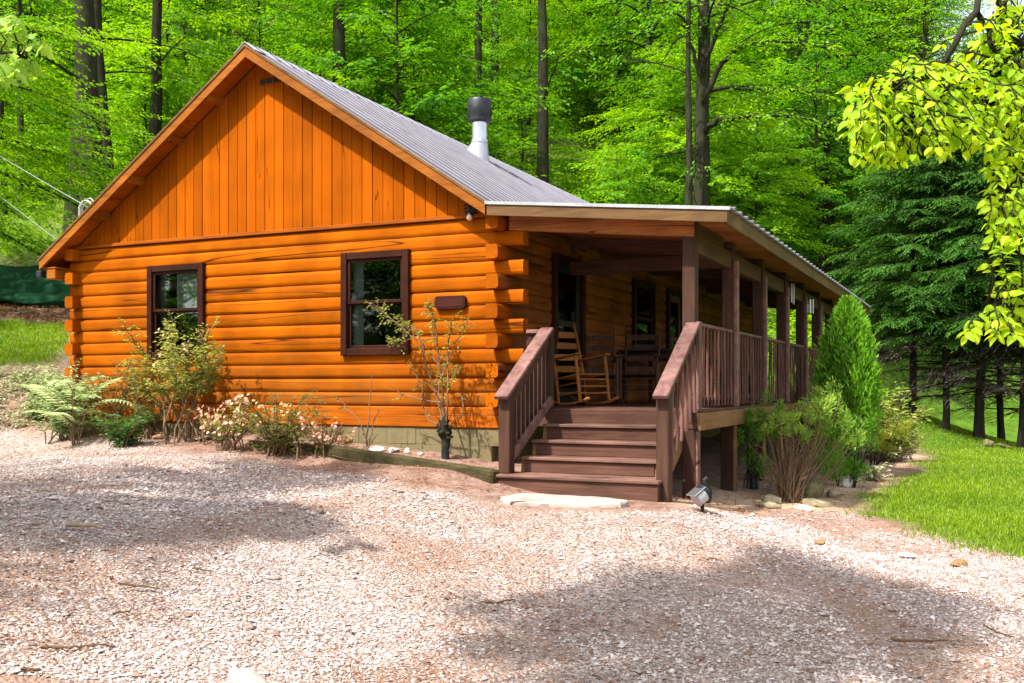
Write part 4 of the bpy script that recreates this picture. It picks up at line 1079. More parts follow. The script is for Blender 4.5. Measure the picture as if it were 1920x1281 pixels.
# long level limbs of the large tree
def big_limbs():
    base = pix(1314, HZ, 31); r = np.random.default_rng(77); tb = Tubes(); lv = Leaves()
    def go(pts, r0):
        P = np.array([pix(*p) for p in pts]); t = np.linspace(0, 1, len(P)); tt = np.linspace(0, 1, 16); Q = np.stack([np.interp(tt, t, P[:, i]) for i in range(3)], 1); Q[1:-1] += r.normal(0, .03, (14, 3))
        tb.add(Q, r0 * np.linspace(1, .25, 16), 6)
        for k in range(26):
            p2, d2 = interp(Q, r.uniform(.3, 1)); d = unit(d2 + r.normal(0, .7, 3) * [1, 1, .4]); l_ = r.uniform(.5, 1.3)
            tb.add(np.array([p2, p2 + d * l_ * .5, p2 + d * l_]), [.014, .010, .005], 4); spray(lv, r, p2, d, l_, .15, r.uniform(.3, .9))
    go([(1322, 245, 31), (1345, 225, 30.6), (1400, 215, 30), (1470, 218, 29.5), (1560, 228, 29)], .10)
    go([(1318, 190, 31), (1350, 120, 30.6), (1400, 80, 30), (1455, 78, 29.6), (1560, 92, 29.2)], .10)
    go([(1320, 170, 31), (1370, 165, 30.6), (1450, 168, 30), (1540, 172, 29.5)], .08)
    go([(1318, 130, 31), (1350, 40, 30.5), (1380, -20, 30)], .10)
    go([(1312, 140, 31), (1290, 60, 31), (1262, 10, 31)], .08)
    t = [o for o in bpy.data.objects if o.get('label', '').startswith('large tree with long level')][0]
    inv = (Matrix.Translation(t.location) @ Euler(t.rotation_euler).to_matrix().to_4x4() @ Matrix.Diagonal((*t.scale, 1))).inverted()
    for nm, me in (('limb', tb.mesh('limb', BARK)), ('limb_foliage', lv.mesh('limb_foliage', LEAF_B))):
        me.transform(inv); link(bpy.data.objects.new(nm, me), t)
big_limbs()
# conifers along the lawn
CON = [(1712, 25.8, 0, .95, 'conifer with bare lower trunk nearest the porch end'), (1771, 25.3, 1, 1.0, 'slender straight conifer second from the porch along the lawn'),
       (1836, 25.0, 2, 1.05, 'dark conifer in the middle of the row by the lawn stones'), (1879, 26.5, 1, 1.02, 'conifer set a little back behind the right end of the row'), (1914, 24.2, 0, 1.15, 'stout conifer at the right edge of the lawn'),
       (1655, 38, 2, .95, 'dense conifer behind the far end of the porch'), (1600, 42, 1, 1.0, 'conifer standing back between the porch roof and the broadleaf wood'), (1745, 43, 2, 1.0, 'tall conifer behind the gap between first and second lawn conifers'),
       (1805, 44, 0, 1.05, 'tall conifer behind the second and third lawn conifers'), (1865, 43, 2, 1.1, 'tall conifer behind the third and fourth lawn conifers'), (1935, 42, 1, 1.1, 'tall conifer behind the stout one at the lawn edge'),
       (2010, 27, 2, 1.1, 'conifer just past the right end of the lawn row'), (1560, 47, 0, 1.0, 'conifer farthest back above the porch roof end')]
for i, (px, D, k, s, lab) in enumerate(CON):
    p = pix(px, HZ, D); taken.append((p[0], p[1])); plant_tree('n', CONIF[k], p[0], p[1], s, i * 2.1 + .4, lab, name='conifer', sx=1.0)
# the wood on the hillside
rw = np.random.default_rng(55)
def wood_label(kind, px, D):
    zone = 'at the far left' if px < 0 else 'above the low left eave' if px < 230 else 'left of the roof peak' if px < 460 else 'just right of the roof peak' if px < 640 else 'above the metal roof' if px < 800 else 'behind the stove pipe' if px < 980 \
        else 'right of the stove pipe' if px < 1180 else 'above the porch roof corner' if px < 1400 else 'above the long porch eave' if px < 1600 else 'behind the lawn conifers' if px < 1800 else 'behind the dogwood'
    return kind + ' ' + zone + ', ' + ('at the slope foot' if D < 34 else 'low on the slope' if D < 44 else 'midway up the slope' if D < 58 else 'high up' if D < 78 else 'near the hilltop')
def scatter(n, dr, pr, dmin, protos, smin, smax, label, group, skip_right=True):
    c = 0
    for _ in range(n * 30):
        if c >= n: break
        D = math.exp(rw.uniform(math.log(dr[0]), math.log(dr[1]))); px = rw.uniform(*pr); p = pix(px, HZ, D); x, y = p[0], p[1]
        if not ok_spot(x, y, dmin): continue
        if y < 3 and x > -9: continue
        if px > 1590 and D < 50: continue
        if px > 1400 and D < 33: continue
        if protos is UNDER and any(abs(px - m_[0]) < 105 and D < m_[1] + 1 for m_ in MAIN[:9]): continue
        if sdist(UPPER_LAWN, np.array([x]), np.array([y]))[0] > -1.2 or sdist(BANK_LAWN, np.array([x]), np.array([y]))[0] > -2.5 or (px < 150 and D < 33): continue
        tz = gz(x, y) + (20 if protos is CANOPY else 7.5) * smax
        if 1765 < px < 1990 and proj(x, y, tz)[1] < 55: continue
        taken.append((x, y)); k = int(rw.integers(len(protos))); s = rw.uniform(smin, smax)
        plant_tree('f', protos[k], x, y, s, rw.uniform(0, 6.28), wood_label(label[k], px, D), group, name='forest_tree' if protos is CANOPY else 'understory_tree', sx=rw.uniform(.85, 1.15)); c += 1
    return c
n1 = scatter(50, (40, 105), (-250, 2150), 2.6, CANOPY, .85, 1.2, ('tall leafy tree', 'tall smooth trunked tree', 'leaning tall tree', 'tall dense crowned tree'), 'tall trees of the wooded hillside')
n3 = scatter(16, (52, 95), (1580, 2150), 2.6, CANOPY, .85, 1.1, ('tall leafy tree', 'tall smooth trunked tree', 'leaning tall tree', 'tall dense crowned tree'), 'tall trees of the wooded hillside')
n2 = scatter(125, (26, 75), (-200, 2050), 1.35, UNDER, .75, 1.3, ('yellow-green understory tree', 'spreading understory tree', 'larger understory tree', 'bushy sapling'), 'understory trees of the wooded hillside')
for i, (x, y, k, s, lab) in enumerate([(-11, -15, 1, 1.1, 'bushy tree across the drive facing the right window'), (-14, -18, 2, 1.0, 'leaning tree across the drive facing the right window'), (-17, -13, 0, 1.2, 'yellow-green tree left of the drive facing the left window'), (-20, -16, 2, 1.2, 'larger tree left of the drive facing the left window'), (-8.5, -19, 0, 1.1, 'yellow-green tree across the drive'), (-24, -12, 1, 1.3, 'low tree far left across the drive'), (-13, -23, 2, 1.2, 'larger leafy tree deep across the drive'), (-16, -21, 3, 1.8, 'wide sapling deep across the drive')]):
    plant_tree('s', UNDER[k], x, y, s, i * 1.3, lab, 'low trees across the drive', name='drive_tree')
dupl = {}
for o in list(bpy.data.objects):
    if o.get('group', '').endswith('of the wooded hillside'): dupl.setdefault(o['label'], []).append(o)
for lab, os_ in dupl.items():
    if len(os_) > 1:
        os_.sort(key=lambda o: proj(*o.location)[0])
        names = {2: ['left one', 'right one'], 3: ['left one', 'middle one', 'right one']}.get(len(os_)) or ['number %d from left' % (i + 1) for i in range(len(os_))]
        names = names if len(os_) < 4 else ['leftmost one', 'second one from left', 'third one from left', 'fourth one from left', 'fifth one from left', 'sixth one from left', 'seventh one from left', 'eighth one from left'][:len(os_) - 1] + ['rightmost one']
        for o, nm in zip(os_, names): o['label'] = lab + ', ' + nm
SHADE_CLUMP = [broadleaf(501, 8.0, 6.0, 1.0, 28, .075, .13, dens=1.3, mat=LEAF_A), broadleaf(502, 11.0, 8.9, 1.1, 28, .09, .14, dens=1.3, mat=LEAF_A)]  # unseen trees added, crowns shaped so their shade lands on the gravel
for (x, y, k, s, lab) in [(1.4, -9.2, 0, 1.0, 'unseen slim tree with a small dense crown, left of the viewer'), (1.0, -9.9, 1, 1.0, 'unseen taller slim tree with a small dense crown, left of the viewer'), (-2.6, -8.6, 0, 1.0, 'unseen slim tree with a dense crown beside the left gravel'), (-4.6, -8.2, 1, 1.0, 'unseen tall slim tree with a dense crown beside the left gravel')]:
    plant_tree('s', SHADE_CLUMP[k], x, y, s, x, lab, 'trees along the drive', name='drive_tree')
# shade trees in front of the cabin, out of view, whose shadows fall on the drive
for (x, y, k, s, lab) in [(-4.2, -10.2, 2, .62, 'small leafy tree beside the drive nearest the cabin front'), (7.0, -14.2, 0, .62, 'slim tree behind the viewer, right of the gravel'), (-7.5, -11.5, 2, .8, 'leafy tree beside the drive whose shade falls on the gravel at left'), (-4.2, -18.5, 0, .75, 'tree behind the drive shading the gravel'), (2.2, -19.5, 2, .75, 'tree behind the viewer shading the lower gravel'),
                          (7.5, -17, 3, .8, 'tree behind the viewer at the drive edge'), (-14, -9, 1, .8, 'tree far left of the drive'), (-10, -20, 3, .9, 'tree across the drive to the left'), (0, -24, 1, .9, 'tree across the drive'), (12, -16, 0, .8, 'tree right of the drive behind the lawn')]:
    plant_tree('s', CANOPY[k], x, y, s, x, lab, 'trees along the drive', name='drive_tree')
# ------------------------------------------------------------------ garden plants
LEAF_MINT = leaf_mat('mint_frond', (.14, .27, .07), (.46, .55, .28), .4)
LEAF_SILV = leaf_mat('variegated_leaf', (.18, .22, .08), (.62, .60, .40), .3)
LEAF_GRN = leaf_mat('bush_leaf', (.018, .085, .014), (.075, .22, .030), .35)
LEAF_PALE = leaf_mat('azalea_leaf', (.085, .15, .018), (.36, .40, .09), .42)
LEAF_OLV = leaf_mat('olive_leaf', (.060, .090, .014), (.26, .27, .06), .38)
LEAF_BRZ = leaf_mat('bronze_leaf', (.09, .07, .014), (.32, .21, .035), .4)
PETAL_P = leaf_mat('pink_petal', (.52, .22, .16), (.74, .44, .34), .3)
PETAL_C = leaf_mat('cream_petal', (.46, .30, .13), (.68, .52, .30), .3)
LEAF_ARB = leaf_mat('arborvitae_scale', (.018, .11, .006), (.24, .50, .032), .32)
LEAF_JUN = leaf_mat('juniper_scale', (.06, .18, .018), (.32, .47, .075), .3, spec=.1)
LEAF_YEL = leaf_mat('yellow_sprig', (.14, .20, .012), (.46, .46, .05), .42)
LEAF_RHO = leaf_mat('rhododendron_leaf', (.08, .18, .015), (.42, .48, .10), .38)
LEAF_DOG = leaf_mat('dogwood_leaf', (.20, .42, .012), (.50, .66, .045), .58, spec=.15, rough=.5)
LEAF_MAP = leaf_mat('maple_leaf', (.20, .42, .03), (.46, .60, .14), .5)
LEAF_C = leaf_mat('tiered_leaf', (.07, .23, .008), (.26, .46, .016), .5)

def local_parts(t, parts):
    for nm, me in parts: link(bpy.data.objects.new(nm, me), t)
def shrub(seed, name, label, at, H, R_, nst, ll, mat, cat='shrub', stem_r=.012, leaf_from=.35, density=1.0, flowers=None, stem_mat=None, wr=.5, up=.8, droop=.25, twig=.28, skew=(0, 0), group=None, rings=2, sink=.04):
    r = np.random.default_rng(seed); tb = Tubes(); lv = Leaves(); fl = Leaves()
    t = thing(name, label, cat, (at[0], at[1], gz(at[0], at[1]) - sink), 0, group)
    for i in range(nst):
        az = i * 2.4 + r.normal(0, .4); sp = R_ * math.sqrt(r.uniform(.05, 1)); h = H * r.uniform(.6, 1.05) * (1 - .3 * (sp / R_) ** 2 * (1 - up))
        e = np.array([math.cos(az) * sp + skew[0] * h, math.sin(az) * sp * .8 + skew[1] * h, h]); n = 7; tt = np.linspace(0, 1, n)[:, None]
        P = e * np.concatenate([tt ** 1.25, tt ** 1.25, tt ** .9], 1) + np.concatenate([np.zeros((1, 3)), r.normal(0, .02 * H, (n - 1, 3))]); P[0] = [r.normal(0, .22 * R_), r.normal(0, .16 * R_), -.02]; P[1:3] += (P[0] * [1, 1, 0]) * np.array([[.8], [.4]])
        tb.add(P, stem_r * np.linspace(1, .3, n) * r.uniform(.7, 1.1), 5); lt = r.uniform(.25, .8)
        nt_ = max(3, int(11 * density))
        for k in range(nt_):
            u = leaf_from + (1 - leaf_from) * (k + r.random()) / nt_; p2, d2 = interp(P, min(u, .999)); d = unit(d2 * .5 + np.append(r.normal(0, 1, 2), r.uniform(-.1, .6))); L = twig * H * r.uniform(.4, 1.0) * (1.1 - .5 * u)
            tb.add(np.array([p2, p2 + d * L * .5, p2 + d * L]), [stem_r * .35, stem_r * .25, stem_r * .12], 3)
            spray(lv, r, p2, d, L, ll, lt + .25 * (u - .6), step=ll * .36, droop=droop, wr=wr, tilt=.5)
            if flowers and r.random() < flowers[1] * (.4 + u):
                if len(flowers) > 2 and not flowers[2](p2): continue
                c = p2 + d * L; nf = 5; a = np.arange(nf) * 6.283 / nf + r.random()
                for q in range(int(r.integers(2, 5))):
                    cc = c + r.normal(0, .035, 3); ax = unit(np.array([r.normal(0, .5), -.8, .6 + r.normal(0, .3)])); u1 = unit(np.cross(ax, [0, .3, 1])); v1 = np.cross(ax, u1)
                    Dv = np.cos(a)[:, None] * u1 + np.sin(a)[:, None] * v1 + ax * .35
                    fl.add(np.repeat(cc[None], nf, 0), Dv, np.repeat(ax[None], nf, 0), .026, .021, tint=np.clip(r.uniform(.2, 1) + r.normal(0, .1, nf), 0, 1), mid=.6)
    parts = [('stems', tb.mesh('stems', stem_mat or TWIG)), ('foliage', lv.mesh('foliage', mat))]
    if flowers and fl.n: parts.append(('blossom', fl.mesh('blossom', flowers[0])))
    local_parts(t, parts); return t
def atp(px, y):      # foot of a plant on the line y = const (house frame)
    return (hity(px, y), y)

def fern_shrub():
    r = np.random.default_rng(31); at = atp(140, -.75); t = thing('sumac_shrub', 'pale mint shrub with arching feathery fronds at the left corner of the cabin', 'shrub', (at[0], at[1], gz(*at) - .03))
    tb = Tubes(); lv = Leaves()
    for i in range(14):
        az = i * 2.4 + r.normal(0, .3); L = r.uniform(.45, .8); h0 = r.uniform(.25, .80); p0 = np.array([r.normal(0, .10), r.normal(0, .10), h0]); 
        tb.add(np.array([[p0[0] * .3, p0[1] * .3, -.02], p0 * [.7, .7, .55], p0]), [.009, .007, .005], 5)
        P = limb_pts(p0, az, L, L * r.uniform(.55, 1.15), L * r.uniform(.45, .8), r, 9, .03); tb.add(P, .006 * np.linspace(1, .3, 9), 4)
        n = 15; lt = r.uniform(.4, 1.0)
        for k in range(n):
            p2, d2 = interp(P, (k + 1) / (n + .5)); side = unit(np.cross(d2, [0, 0, 1])); ln = .15 * math.sin(math.pi * (.18 + .75 * k / n)) + .03
            for s_ in (-1, 1):
                lv.add(p2[None], (side * s_ + d2 * .55 + [0, 0, -.12])[None], np.array([[0, 0, 1.0]]) + r.normal(0, .2, (1, 3)), ln, ln * .23, tint=np.clip(np.array([lt + r.normal(0, .12)]), 0, 1), mid=.4)
    local_parts(t, [('stems', tb.mesh('stems', TWIG)), ('frond', lv.mesh('frond', LEAF_MINT))])
fern_shrub()
shrub(32, 'bronze_shrub', 'thin bronze-leaved shrub behind the feathery one against the left end of the logs', atp(215, -.35), 1.15, .42, 9, .05, LEAF_BRZ, density=.8, leaf_from=.2)
shrub(33, 'leafy_bush', 'low dense dark green bush between the feathery shrub and the first window', atp(232, -.85), .52, .42, 22, .06, LEAF_GRN, density=1.0, leaf_from=.1, up=.3)
shrub(34, 'azalea_shrub', 'tall yellow-green azalea with a bare forked stem in front of the left window', atp(338, -.45), 1.66, .80, 16, .055, LEAF_PALE, leaf_from=.5, density=2.3, stem_r=.014, twig=.22, skew=(-.02, 0), flowers=(PETAL_C, .02))
shrub(35, 'flowering_azalea', 'small azalea covered in pale pink blossoms under the wall between the windows', atp(432, -.62), .66, .50, 16, .042, LEAF_PALE, flowers=(PETAL_P, .30), density=.9, leaf_from=.35)
shrub(36, 'olive_bush', 'wide olive green bush with cream flowers on top, left of the second window', atp(527, -.55), .80, .66, 24, .045, LEAF_OLV, flowers=(PETAL_C, .30, lambda p: p[2] > .45 and p[0] < .15), density=1.0, leaf_from=.15, up=.5, skew=(.04, 0))
shrub(37, 'orange_twig_shrub', 'sparse orange-leaved twigs to the right of the olive bush', atp(610, -.4), .55, .38, 8, .035, LEAF_BRZ, flowers=(PETAL_P, .25), density=.6, leaf_from=.3)
def twiggy(seed, name, label, at, stems, leaf=None, extra=None, cat='shrub', sm=None, pot=None, ll=.035):
    """hand-laid stems given as pixel polylines on the plane y = at[1]"""
    r = np.random.default_rng(seed); tb = Tubes(); lv = Leaves(); base = np.array([at[0], at[1], gz(*at)]); t = thing(name, label, cat, tuple(base))
    for pts, r0, lf in stems:
        P = []
        for i, (px, py) in enumerate(pts):
            yy = at[1] + r.normal(0, .05) * (i > 0); x = hity(px, yy); P.append(np.array([x, yy, zat(py, x, yy)]) - base)
        P = np.array(P); u = np.linspace(0, 1, len(P)); uu = np.linspace(0, 1, 10); Q = np.stack([np.interp(uu, u, P[:, i]) for i in range(3)], 1); Q[1:] += r.normal(0, .006, (9, 3)); tb.add(Q, r0 * np.linspace(1, .35, 10), 5)
        for k in range(int(lf)):
            p2, d2 = interp(Q, r.uniform(.35, .999)); d = unit(d2 * .6 + r.normal(0, .7, 3)); L = r.uniform(.05, .17)
            tb.add(np.array([p2, p2 + d * L * .5, p2 + d * L]), [.004, .003, .002], 3); spray(lv, r, p2, d, L, ll, r.uniform(.2, .9), step=ll * .5, droop=.2, tilt=.5)
    parts = [('stems', tb.mesh('stems', sm or TWIG))]
    if lv.n: parts.append(('foliage', lv.mesh('foliage', leaf)))
    if extra: parts += extra(base)
    local_parts(t, parts); return t
CLIMB = [([(834, 800), (832, 760), (824, 680), (815, 600), (800, 572)], .017, 34), ([(836, 800), (840, 740), (838, 660), (846, 600)], .013, 30), ([(830, 800), (820, 740), (800, 690), (790, 640), (770, 610)], .013, 16),
         ([(832, 700), (850, 650), (868, 620), (876, 605)], .008, 14), ([(828, 690), (800, 650), (760, 620), (725, 590), (690, 568)], .009, 34), ([(775, 632), (755, 640), (730, 640)], .006, 20), ([(770, 620), (745, 600)], .006, 12),
         ([(828, 800), (805, 790), (793, 765), (792, 730)], .012, 1), ([(826, 755), (790, 750), (755, 738), (735, 728), (730, 712)], .009, 2), ([(792, 738), (785, 710), (772, 692)], .008, 1), ([(858, 790), (868, 775), (868, 748), (862, 738)], .011, 1),
         ([(868, 750), (876, 748)], .006, 0), ([(820, 735), (800, 720), (785, 715)], .006, 1), ([(842, 730), (850, 700), (860, 690)], .006, 8), ([(830, 770), (822, 735), (818, 700)], .008, 4)]
def climb_extra(base):
    m = MB().tube([(0, 0, -.03), (0, 0, .13)], .045, 12).mesh('root_sleeve'); m.materials.append(BLACKM)
    r = np.random.default_rng(5); tb = Tubes(); tb.add(np.array([[0, 0, .10], [.01, 0, .2], [-.01, 0, .30], [-.02, 0, .40], [0, .01, .5]]), [.042, .05, .06, .05, .02], 9)
    for q in range(26):
        c = np.array([r.normal(-.015, .045), r.normal(0, .045), r.uniform(.24, .42)]); d = unit(r.normal(0, 1, 3)); rr = r.uniform(.018, .042); tb.add(np.array([c - d * rr, c - d * rr * .5, c, c + d * rr * .5, c + d * rr]), rr * np.array([.1, .85, 1, .85, .1]), 7)
    for q in range(9):
        c = np.array([r.normal(-.015, .05), r.normal(0, .05), r.uniform(.36, .42)]); d = unit(np.array([r.normal(0, .5), r.normal(0, .5), 1])); tb.add(np.array([c, c + d * .06, c + d * r.uniform(.1, .22)]), [.007, .005, .002], 4)
    k = tb.mesh('burl', BARK)
    return [('root_sleeve', m), ('burl', k)]
twiggy(41, 'climbing_shrub', 'tall sparse climbing shrub with a knotted burl and a black sleeve at its foot', atp(835, -.38), CLIMB, LEAF_PALE, climb_extra, ll=.036)
TW2 = [([(688, 838), (690, 790), (694, 745), (698, 700)], .011, 0), ([(690, 835), (675, 790), (655, 770), (640, 760)], .009, 3), ([(692, 835), (702, 795), (710, 765), (722, 772)], .008, 1), ([(690, 838), (700, 825), (712, 815)], .007, 0), ([(655, 772), (640, 750), (625, 745)], .006, 3), ([(688, 836), (682, 815), (680, 800)], .009, 0)]
twiggy(42, 'bare_shrub', 'small nearly bare orange-stemmed shrub by the mossy edging timber', atp(690, -.52), TW2, LEAF_BRZ)

shrub(38, 'leafy_bush', 'loose pale mint bush filling the corner behind the feathery shrub', atp(128, -.45), 1.0, .62, 26, .065, LEAF_MINT, leaf_from=.1, density=1.5, up=.5)
shrub(39, 'leafy_bush', 'spreading olive bush under the left window sill, left of the tall azalea', atp(278, -.3), 1.0, .6, 18, .045, LEAF_OLV, leaf_from=.15, density=.9, up=.5)
shrub(40, 'low_bush', 'low silvery green bush at the gravel edge, far left', (gp(60, 795)[0], gp(60, 795)[1] + .1), .45, .5, 18, .06, LEAF_MINT, leaf_from=.15, density=.9, up=.3)
shrub(43, 'low_bush', 'pale spreading bush on the bank between the drive and the grass', (gp(78, 752)[0], gp(78, 752)[1]), .55, .6, 22, .06, LEAF_MINT, leaf_from=.15, density=.9, up=.4)
# ground cover on the left bank
def scatter_leaves(name, label, n, sampler, mat, ll, hmax, seed, wr=.5, cat='ground cover', clump=5):
    r = np.random.default_rng(seed); lv = Leaves(); x, y = sampler(r, n); z = ground_z(x, y)
    for q in range(clump):
        a = r.uniform(0, 6.283, len(x)); e = r.uniform(.05, .9, len(x)); Dv = np.stack([np.cos(a), np.sin(a), e - .25], 1); h = hmax * r.random(len(x)) ** 1.4
        P = np.stack([x + r.normal(0, ll * .7, len(x)), y + r.normal(0, ll * .7, len(x)), z + h], 1)
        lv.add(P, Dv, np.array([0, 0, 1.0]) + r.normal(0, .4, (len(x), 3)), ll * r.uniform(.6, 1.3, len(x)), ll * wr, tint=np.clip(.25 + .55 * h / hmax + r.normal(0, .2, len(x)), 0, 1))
    o = link(bpy.data.objects.new(name, lv.mesh(name, mat))); return tag(o, label, cat, kind='stuff')
def in_poly(poly, bbox, thin=None):
    def f(r, n):
        x = r.uniform(bbox[0], bbox[1], n * 6); y = r.uniform(bbox[2], bbox[3], n * 6); d = sdist(poly, x, y); k = d > -.05 * r.random(len(x))
        if thin: k &= r.random(len(x)) < thin(x, y)
        return x[k][:n], y[k][:n]
    return f
GC = [tuple(gp(*p)[:2]) for p in [(-60, 800), (60, 800), (165, 803), (215, 806), (185, 770), (150, 740), (110, 715), (60, 700), (-60, 712)]]
gcx = [p[0] for p in GC]; gcy = [p[1] for p in GC]
scatter_leaves('ground_cover', 'silvery variegated ground cover on the bank left of the cabin', 800, in_poly(GC, (min(gcx), max(gcx), min(gcy), max(gcy)), lambda x, y: .15 + .85 * (vnoise(x, y, .5, 21) > .42)), LEAF_SILV, .06, .13, 61)
shrub(62, 'variegated_mound', 'rounded silvery mound of leaves at the drive edge below the feathery shrub', (gp(140, 800)[0], gp(140, 800)[1] + .12), .3, .42, 16, .055, LEAF_SILV, leaf_from=.15, density=.8, up=.2)

def under(r, n):
    D = np.exp(r.uniform(math.log(25), math.log(62), n * 2)); px = r.uniform(-80, 1700, n * 2); X = (px - 960) / F_PX * D; x = CY * (X - X0) - SY * (D - D0); y = SY * (X - X0) + CY * (D - D0)
    k = (sdist(UPPER_LAWN, x, y) < -.3) & (sdist(LAWN, x, y) < -.3) & ~((x > -8) & (x < 3.5) & (y < 16)) & (vnoise(x, y, 2.2, 51) > .3) & ~((px < 160) & (D < 33)); return x[k][:n], y[k][:n]
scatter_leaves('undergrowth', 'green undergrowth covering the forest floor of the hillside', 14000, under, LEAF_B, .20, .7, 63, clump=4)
# grass
GRASS = leaf_mat('grass_blade', (.07, .17, .006), (.33, .44, .016), .4)
def grass(name, label, poly, n, seed, drange, prange, h=.055):
    r = np.random.default_rng(seed); D = np.exp(r.uniform(math.log(drange[0]), math.log(drange[1]), n * 3)); px = r.uniform(prange[0], prange[1], n * 3)
    X = (px - 960) / F_PX * D; x = CY * (X - X0) - SY * (D - D0); y = SY * (X - X0) + CY * (D - D0)
    d = sdist(poly, x, y) - .05 + (vnoise(x, y, .45, 3) - .5) * .4 + r.normal(0, .13, len(x)); k = np.where(d > 0)[0][:n]; x, y, D = x[k], y[k], D[k]
    keep = r.random(len(x)) < .55 + .45 * vnoise(x, y, .7, 9); x, y, D = x[keep], y[keep], D[keep]
    z = ground_z(x, y) + (vnoise(x, y, 1.1, 11) - .5) * .05 + (vnoise(x, y, .33, 12) - .5) * .022 - .008
    a = r.uniform(0, 6.283, len(x)); hh = h * r.uniform(.5, 1.3, len(x)) * (.7 + .6 * vnoise(x, y, .9, 17)); wd = .0018 + .00030 * D; lean = r.uniform(.15, .8, len(x)) * hh; b = r.uniform(0, 6.283, len(x))
    p = np.stack([x, y, z], 1); s = np.stack([np.cos(a) * wd, np.sin(a) * wd, 0 * a], 1); tip = p + np.stack([np.cos(b) * lean, np.sin(b) * lean, hh], 1); mid = p * .45 + tip * .55 + np.stack([0 * a, 0 * a, hh * .12], 1)
    V = np.stack([p - s, p + s, mid + s * .7, mid - s * .7, tip], 1).reshape(-1, 3); i = np.arange(len(x))[:, None] * 5
    T = np.concatenate([i + [0, 1, 2], i + [0, 2, 3], i + [3, 2, 4]], 1).reshape(-1, 3)
    tint = np.clip(.15 + .75 * vnoise(x, y, 1.6, 23) * .8 + r.normal(0, .18, len(x)), 0, 1)
    o = link(bpy.data.objects.new(name, fast_mesh(name, V, T, GRASS, {'tint': np.repeat(tint, 5)}))); tag(o, label, 'grass', kind='stuff')
grass('grass', 'bright mown grass of the lawn right of the porch', LAWN, 190000, 71, (8.2, 34), (1500, 2330))
grass('grass', 'bright grass on the bank left of the cabin', BANK_LAWN, 26000, 72, (14, 22), (-200, 150), .07)
grass('grass', 'grass of the upper slope beyond the green band', UPPER_LAWN, 14000, 73, (24, 37), (-200, 170), .10)

# gravel stones and litter
def gravel_mat():
    m, n, b, lk = new_mat('gravel_stone'); at = N(n, 'ShaderNodeAttribute'); at.attribute_name = 'tint'
    rp = ramp(n, [(0, (.18, .105, .08)), (.22, (.30, .215, .185)), (.5, (.42, .345, .33)), (1, (.67, .59, .575))]); lk(at.outputs['Fac'], rp.inputs[0]); lk(rp.outputs[0], b.inputs['Base Color']); b.inputs['Roughness'].default_value = .85; b.inputs['Specular IOR Level'].default_value = .2
    return m
GRAVELM = gravel_mat()
def gravel():
    r = np.random.default_rng(81); n = 300000; D = np.exp(r.uniform(math.log(4.6), math.log(15.5), n)); px = r.uniform(-330, 2250, n)
    X = (px - 960) / F_PX * D; x = CY * (X - X0) - SY * (D - D0); y = SY * (X - X0) + CY * (D - D0)
    d = sdist(GRAVEL, x, y) + (vnoise(x, y, .45, 3) - .5) * .5 + r.normal(0, .06, n); pat = vnoise(x, y, 1.3, 31) * .6 + vnoise(x, y, .4, 32) * .4
    k = (d > 0) & (r.random(n) < np.clip(1.25 - 1.25 * (pat > .56) * .75, .3, 1)); x, y, D, pat = x[k], y[k], D[k], pat[k]; n = len(x)
    s = np.clip(np.exp(r.normal(math.log(.0066), .45, n)), .0042, .032) * (1 + .012 * (D - 5)) * (1 + .35 * (vnoise(x, y, 2.1, 33) > .62))
    z = ground_z(x, y) + (vnoise(x, y, 1.1, 11) - .5) * .05 + (vnoise(x, y, .33, 12) - .5) * .022 + s * .25
    U = np.array([[1, 0, 0], [0, 1, 0], [-1, 0, 0], [0, -1, 0], [0, 0, 1], [0, 0, -1.0]]); V = np.repeat(U[None], n, 0) * r.uniform(.65, 1.25, (n, 6, 1)); V += r.normal(0, .16, V.shape)
    V[:, :, 2] *= r.uniform(.45, .8, (n, 1)); V *= s[:, None, None]; a = r.uniform(0, 6.283, n); c_, s_ = np.cos(a)[:, None], np.sin(a)[:, None]
    vx = V[:, :, 0] * c_ - V[:, :, 1] * s_; vy = V[:, :, 0] * s_ + V[:, :, 1] * c_
    V = np.stack([vx + x[:, None], vy + y[:, None], V[:, :, 2] + z[:, None]], -1).reshape(-1, 3)
    near = np.arange(n) % 5 == 0
    F0 = np.array([[0, 1, 4], [1, 2, 4], [2, 3, 4], [3, 0, 4], [1, 0, 5], [2, 1, 5], [3, 2, 5], [0, 3, 5]]); T = np.concatenate([(np.arange(n)[near][:, None, None] * 6 + F0[None]).reshape(-1, 3), (np.arange(n)[~near][:, None, None] * 6 + F0[None, :4]).reshape(-1, 3)])
    tint = np.clip(r.beta(1.35, 1.3, n) - .25 * np.clip((pat - .5) * 4, 0, 1) * r.random(n), 0, 1)
    tag(link(bpy.data.objects.new('gravel', fast_mesh('gravel', V, T, GRAVELM, {'tint': np.repeat(tint, 6)}))), 'loose pale grey gravel of the drive', 'gravel', kind='stuff')
gravel()
LITTER = leaf_mat('dry_litter', (.16, .055, .020), (.46, .22, .11), .1)
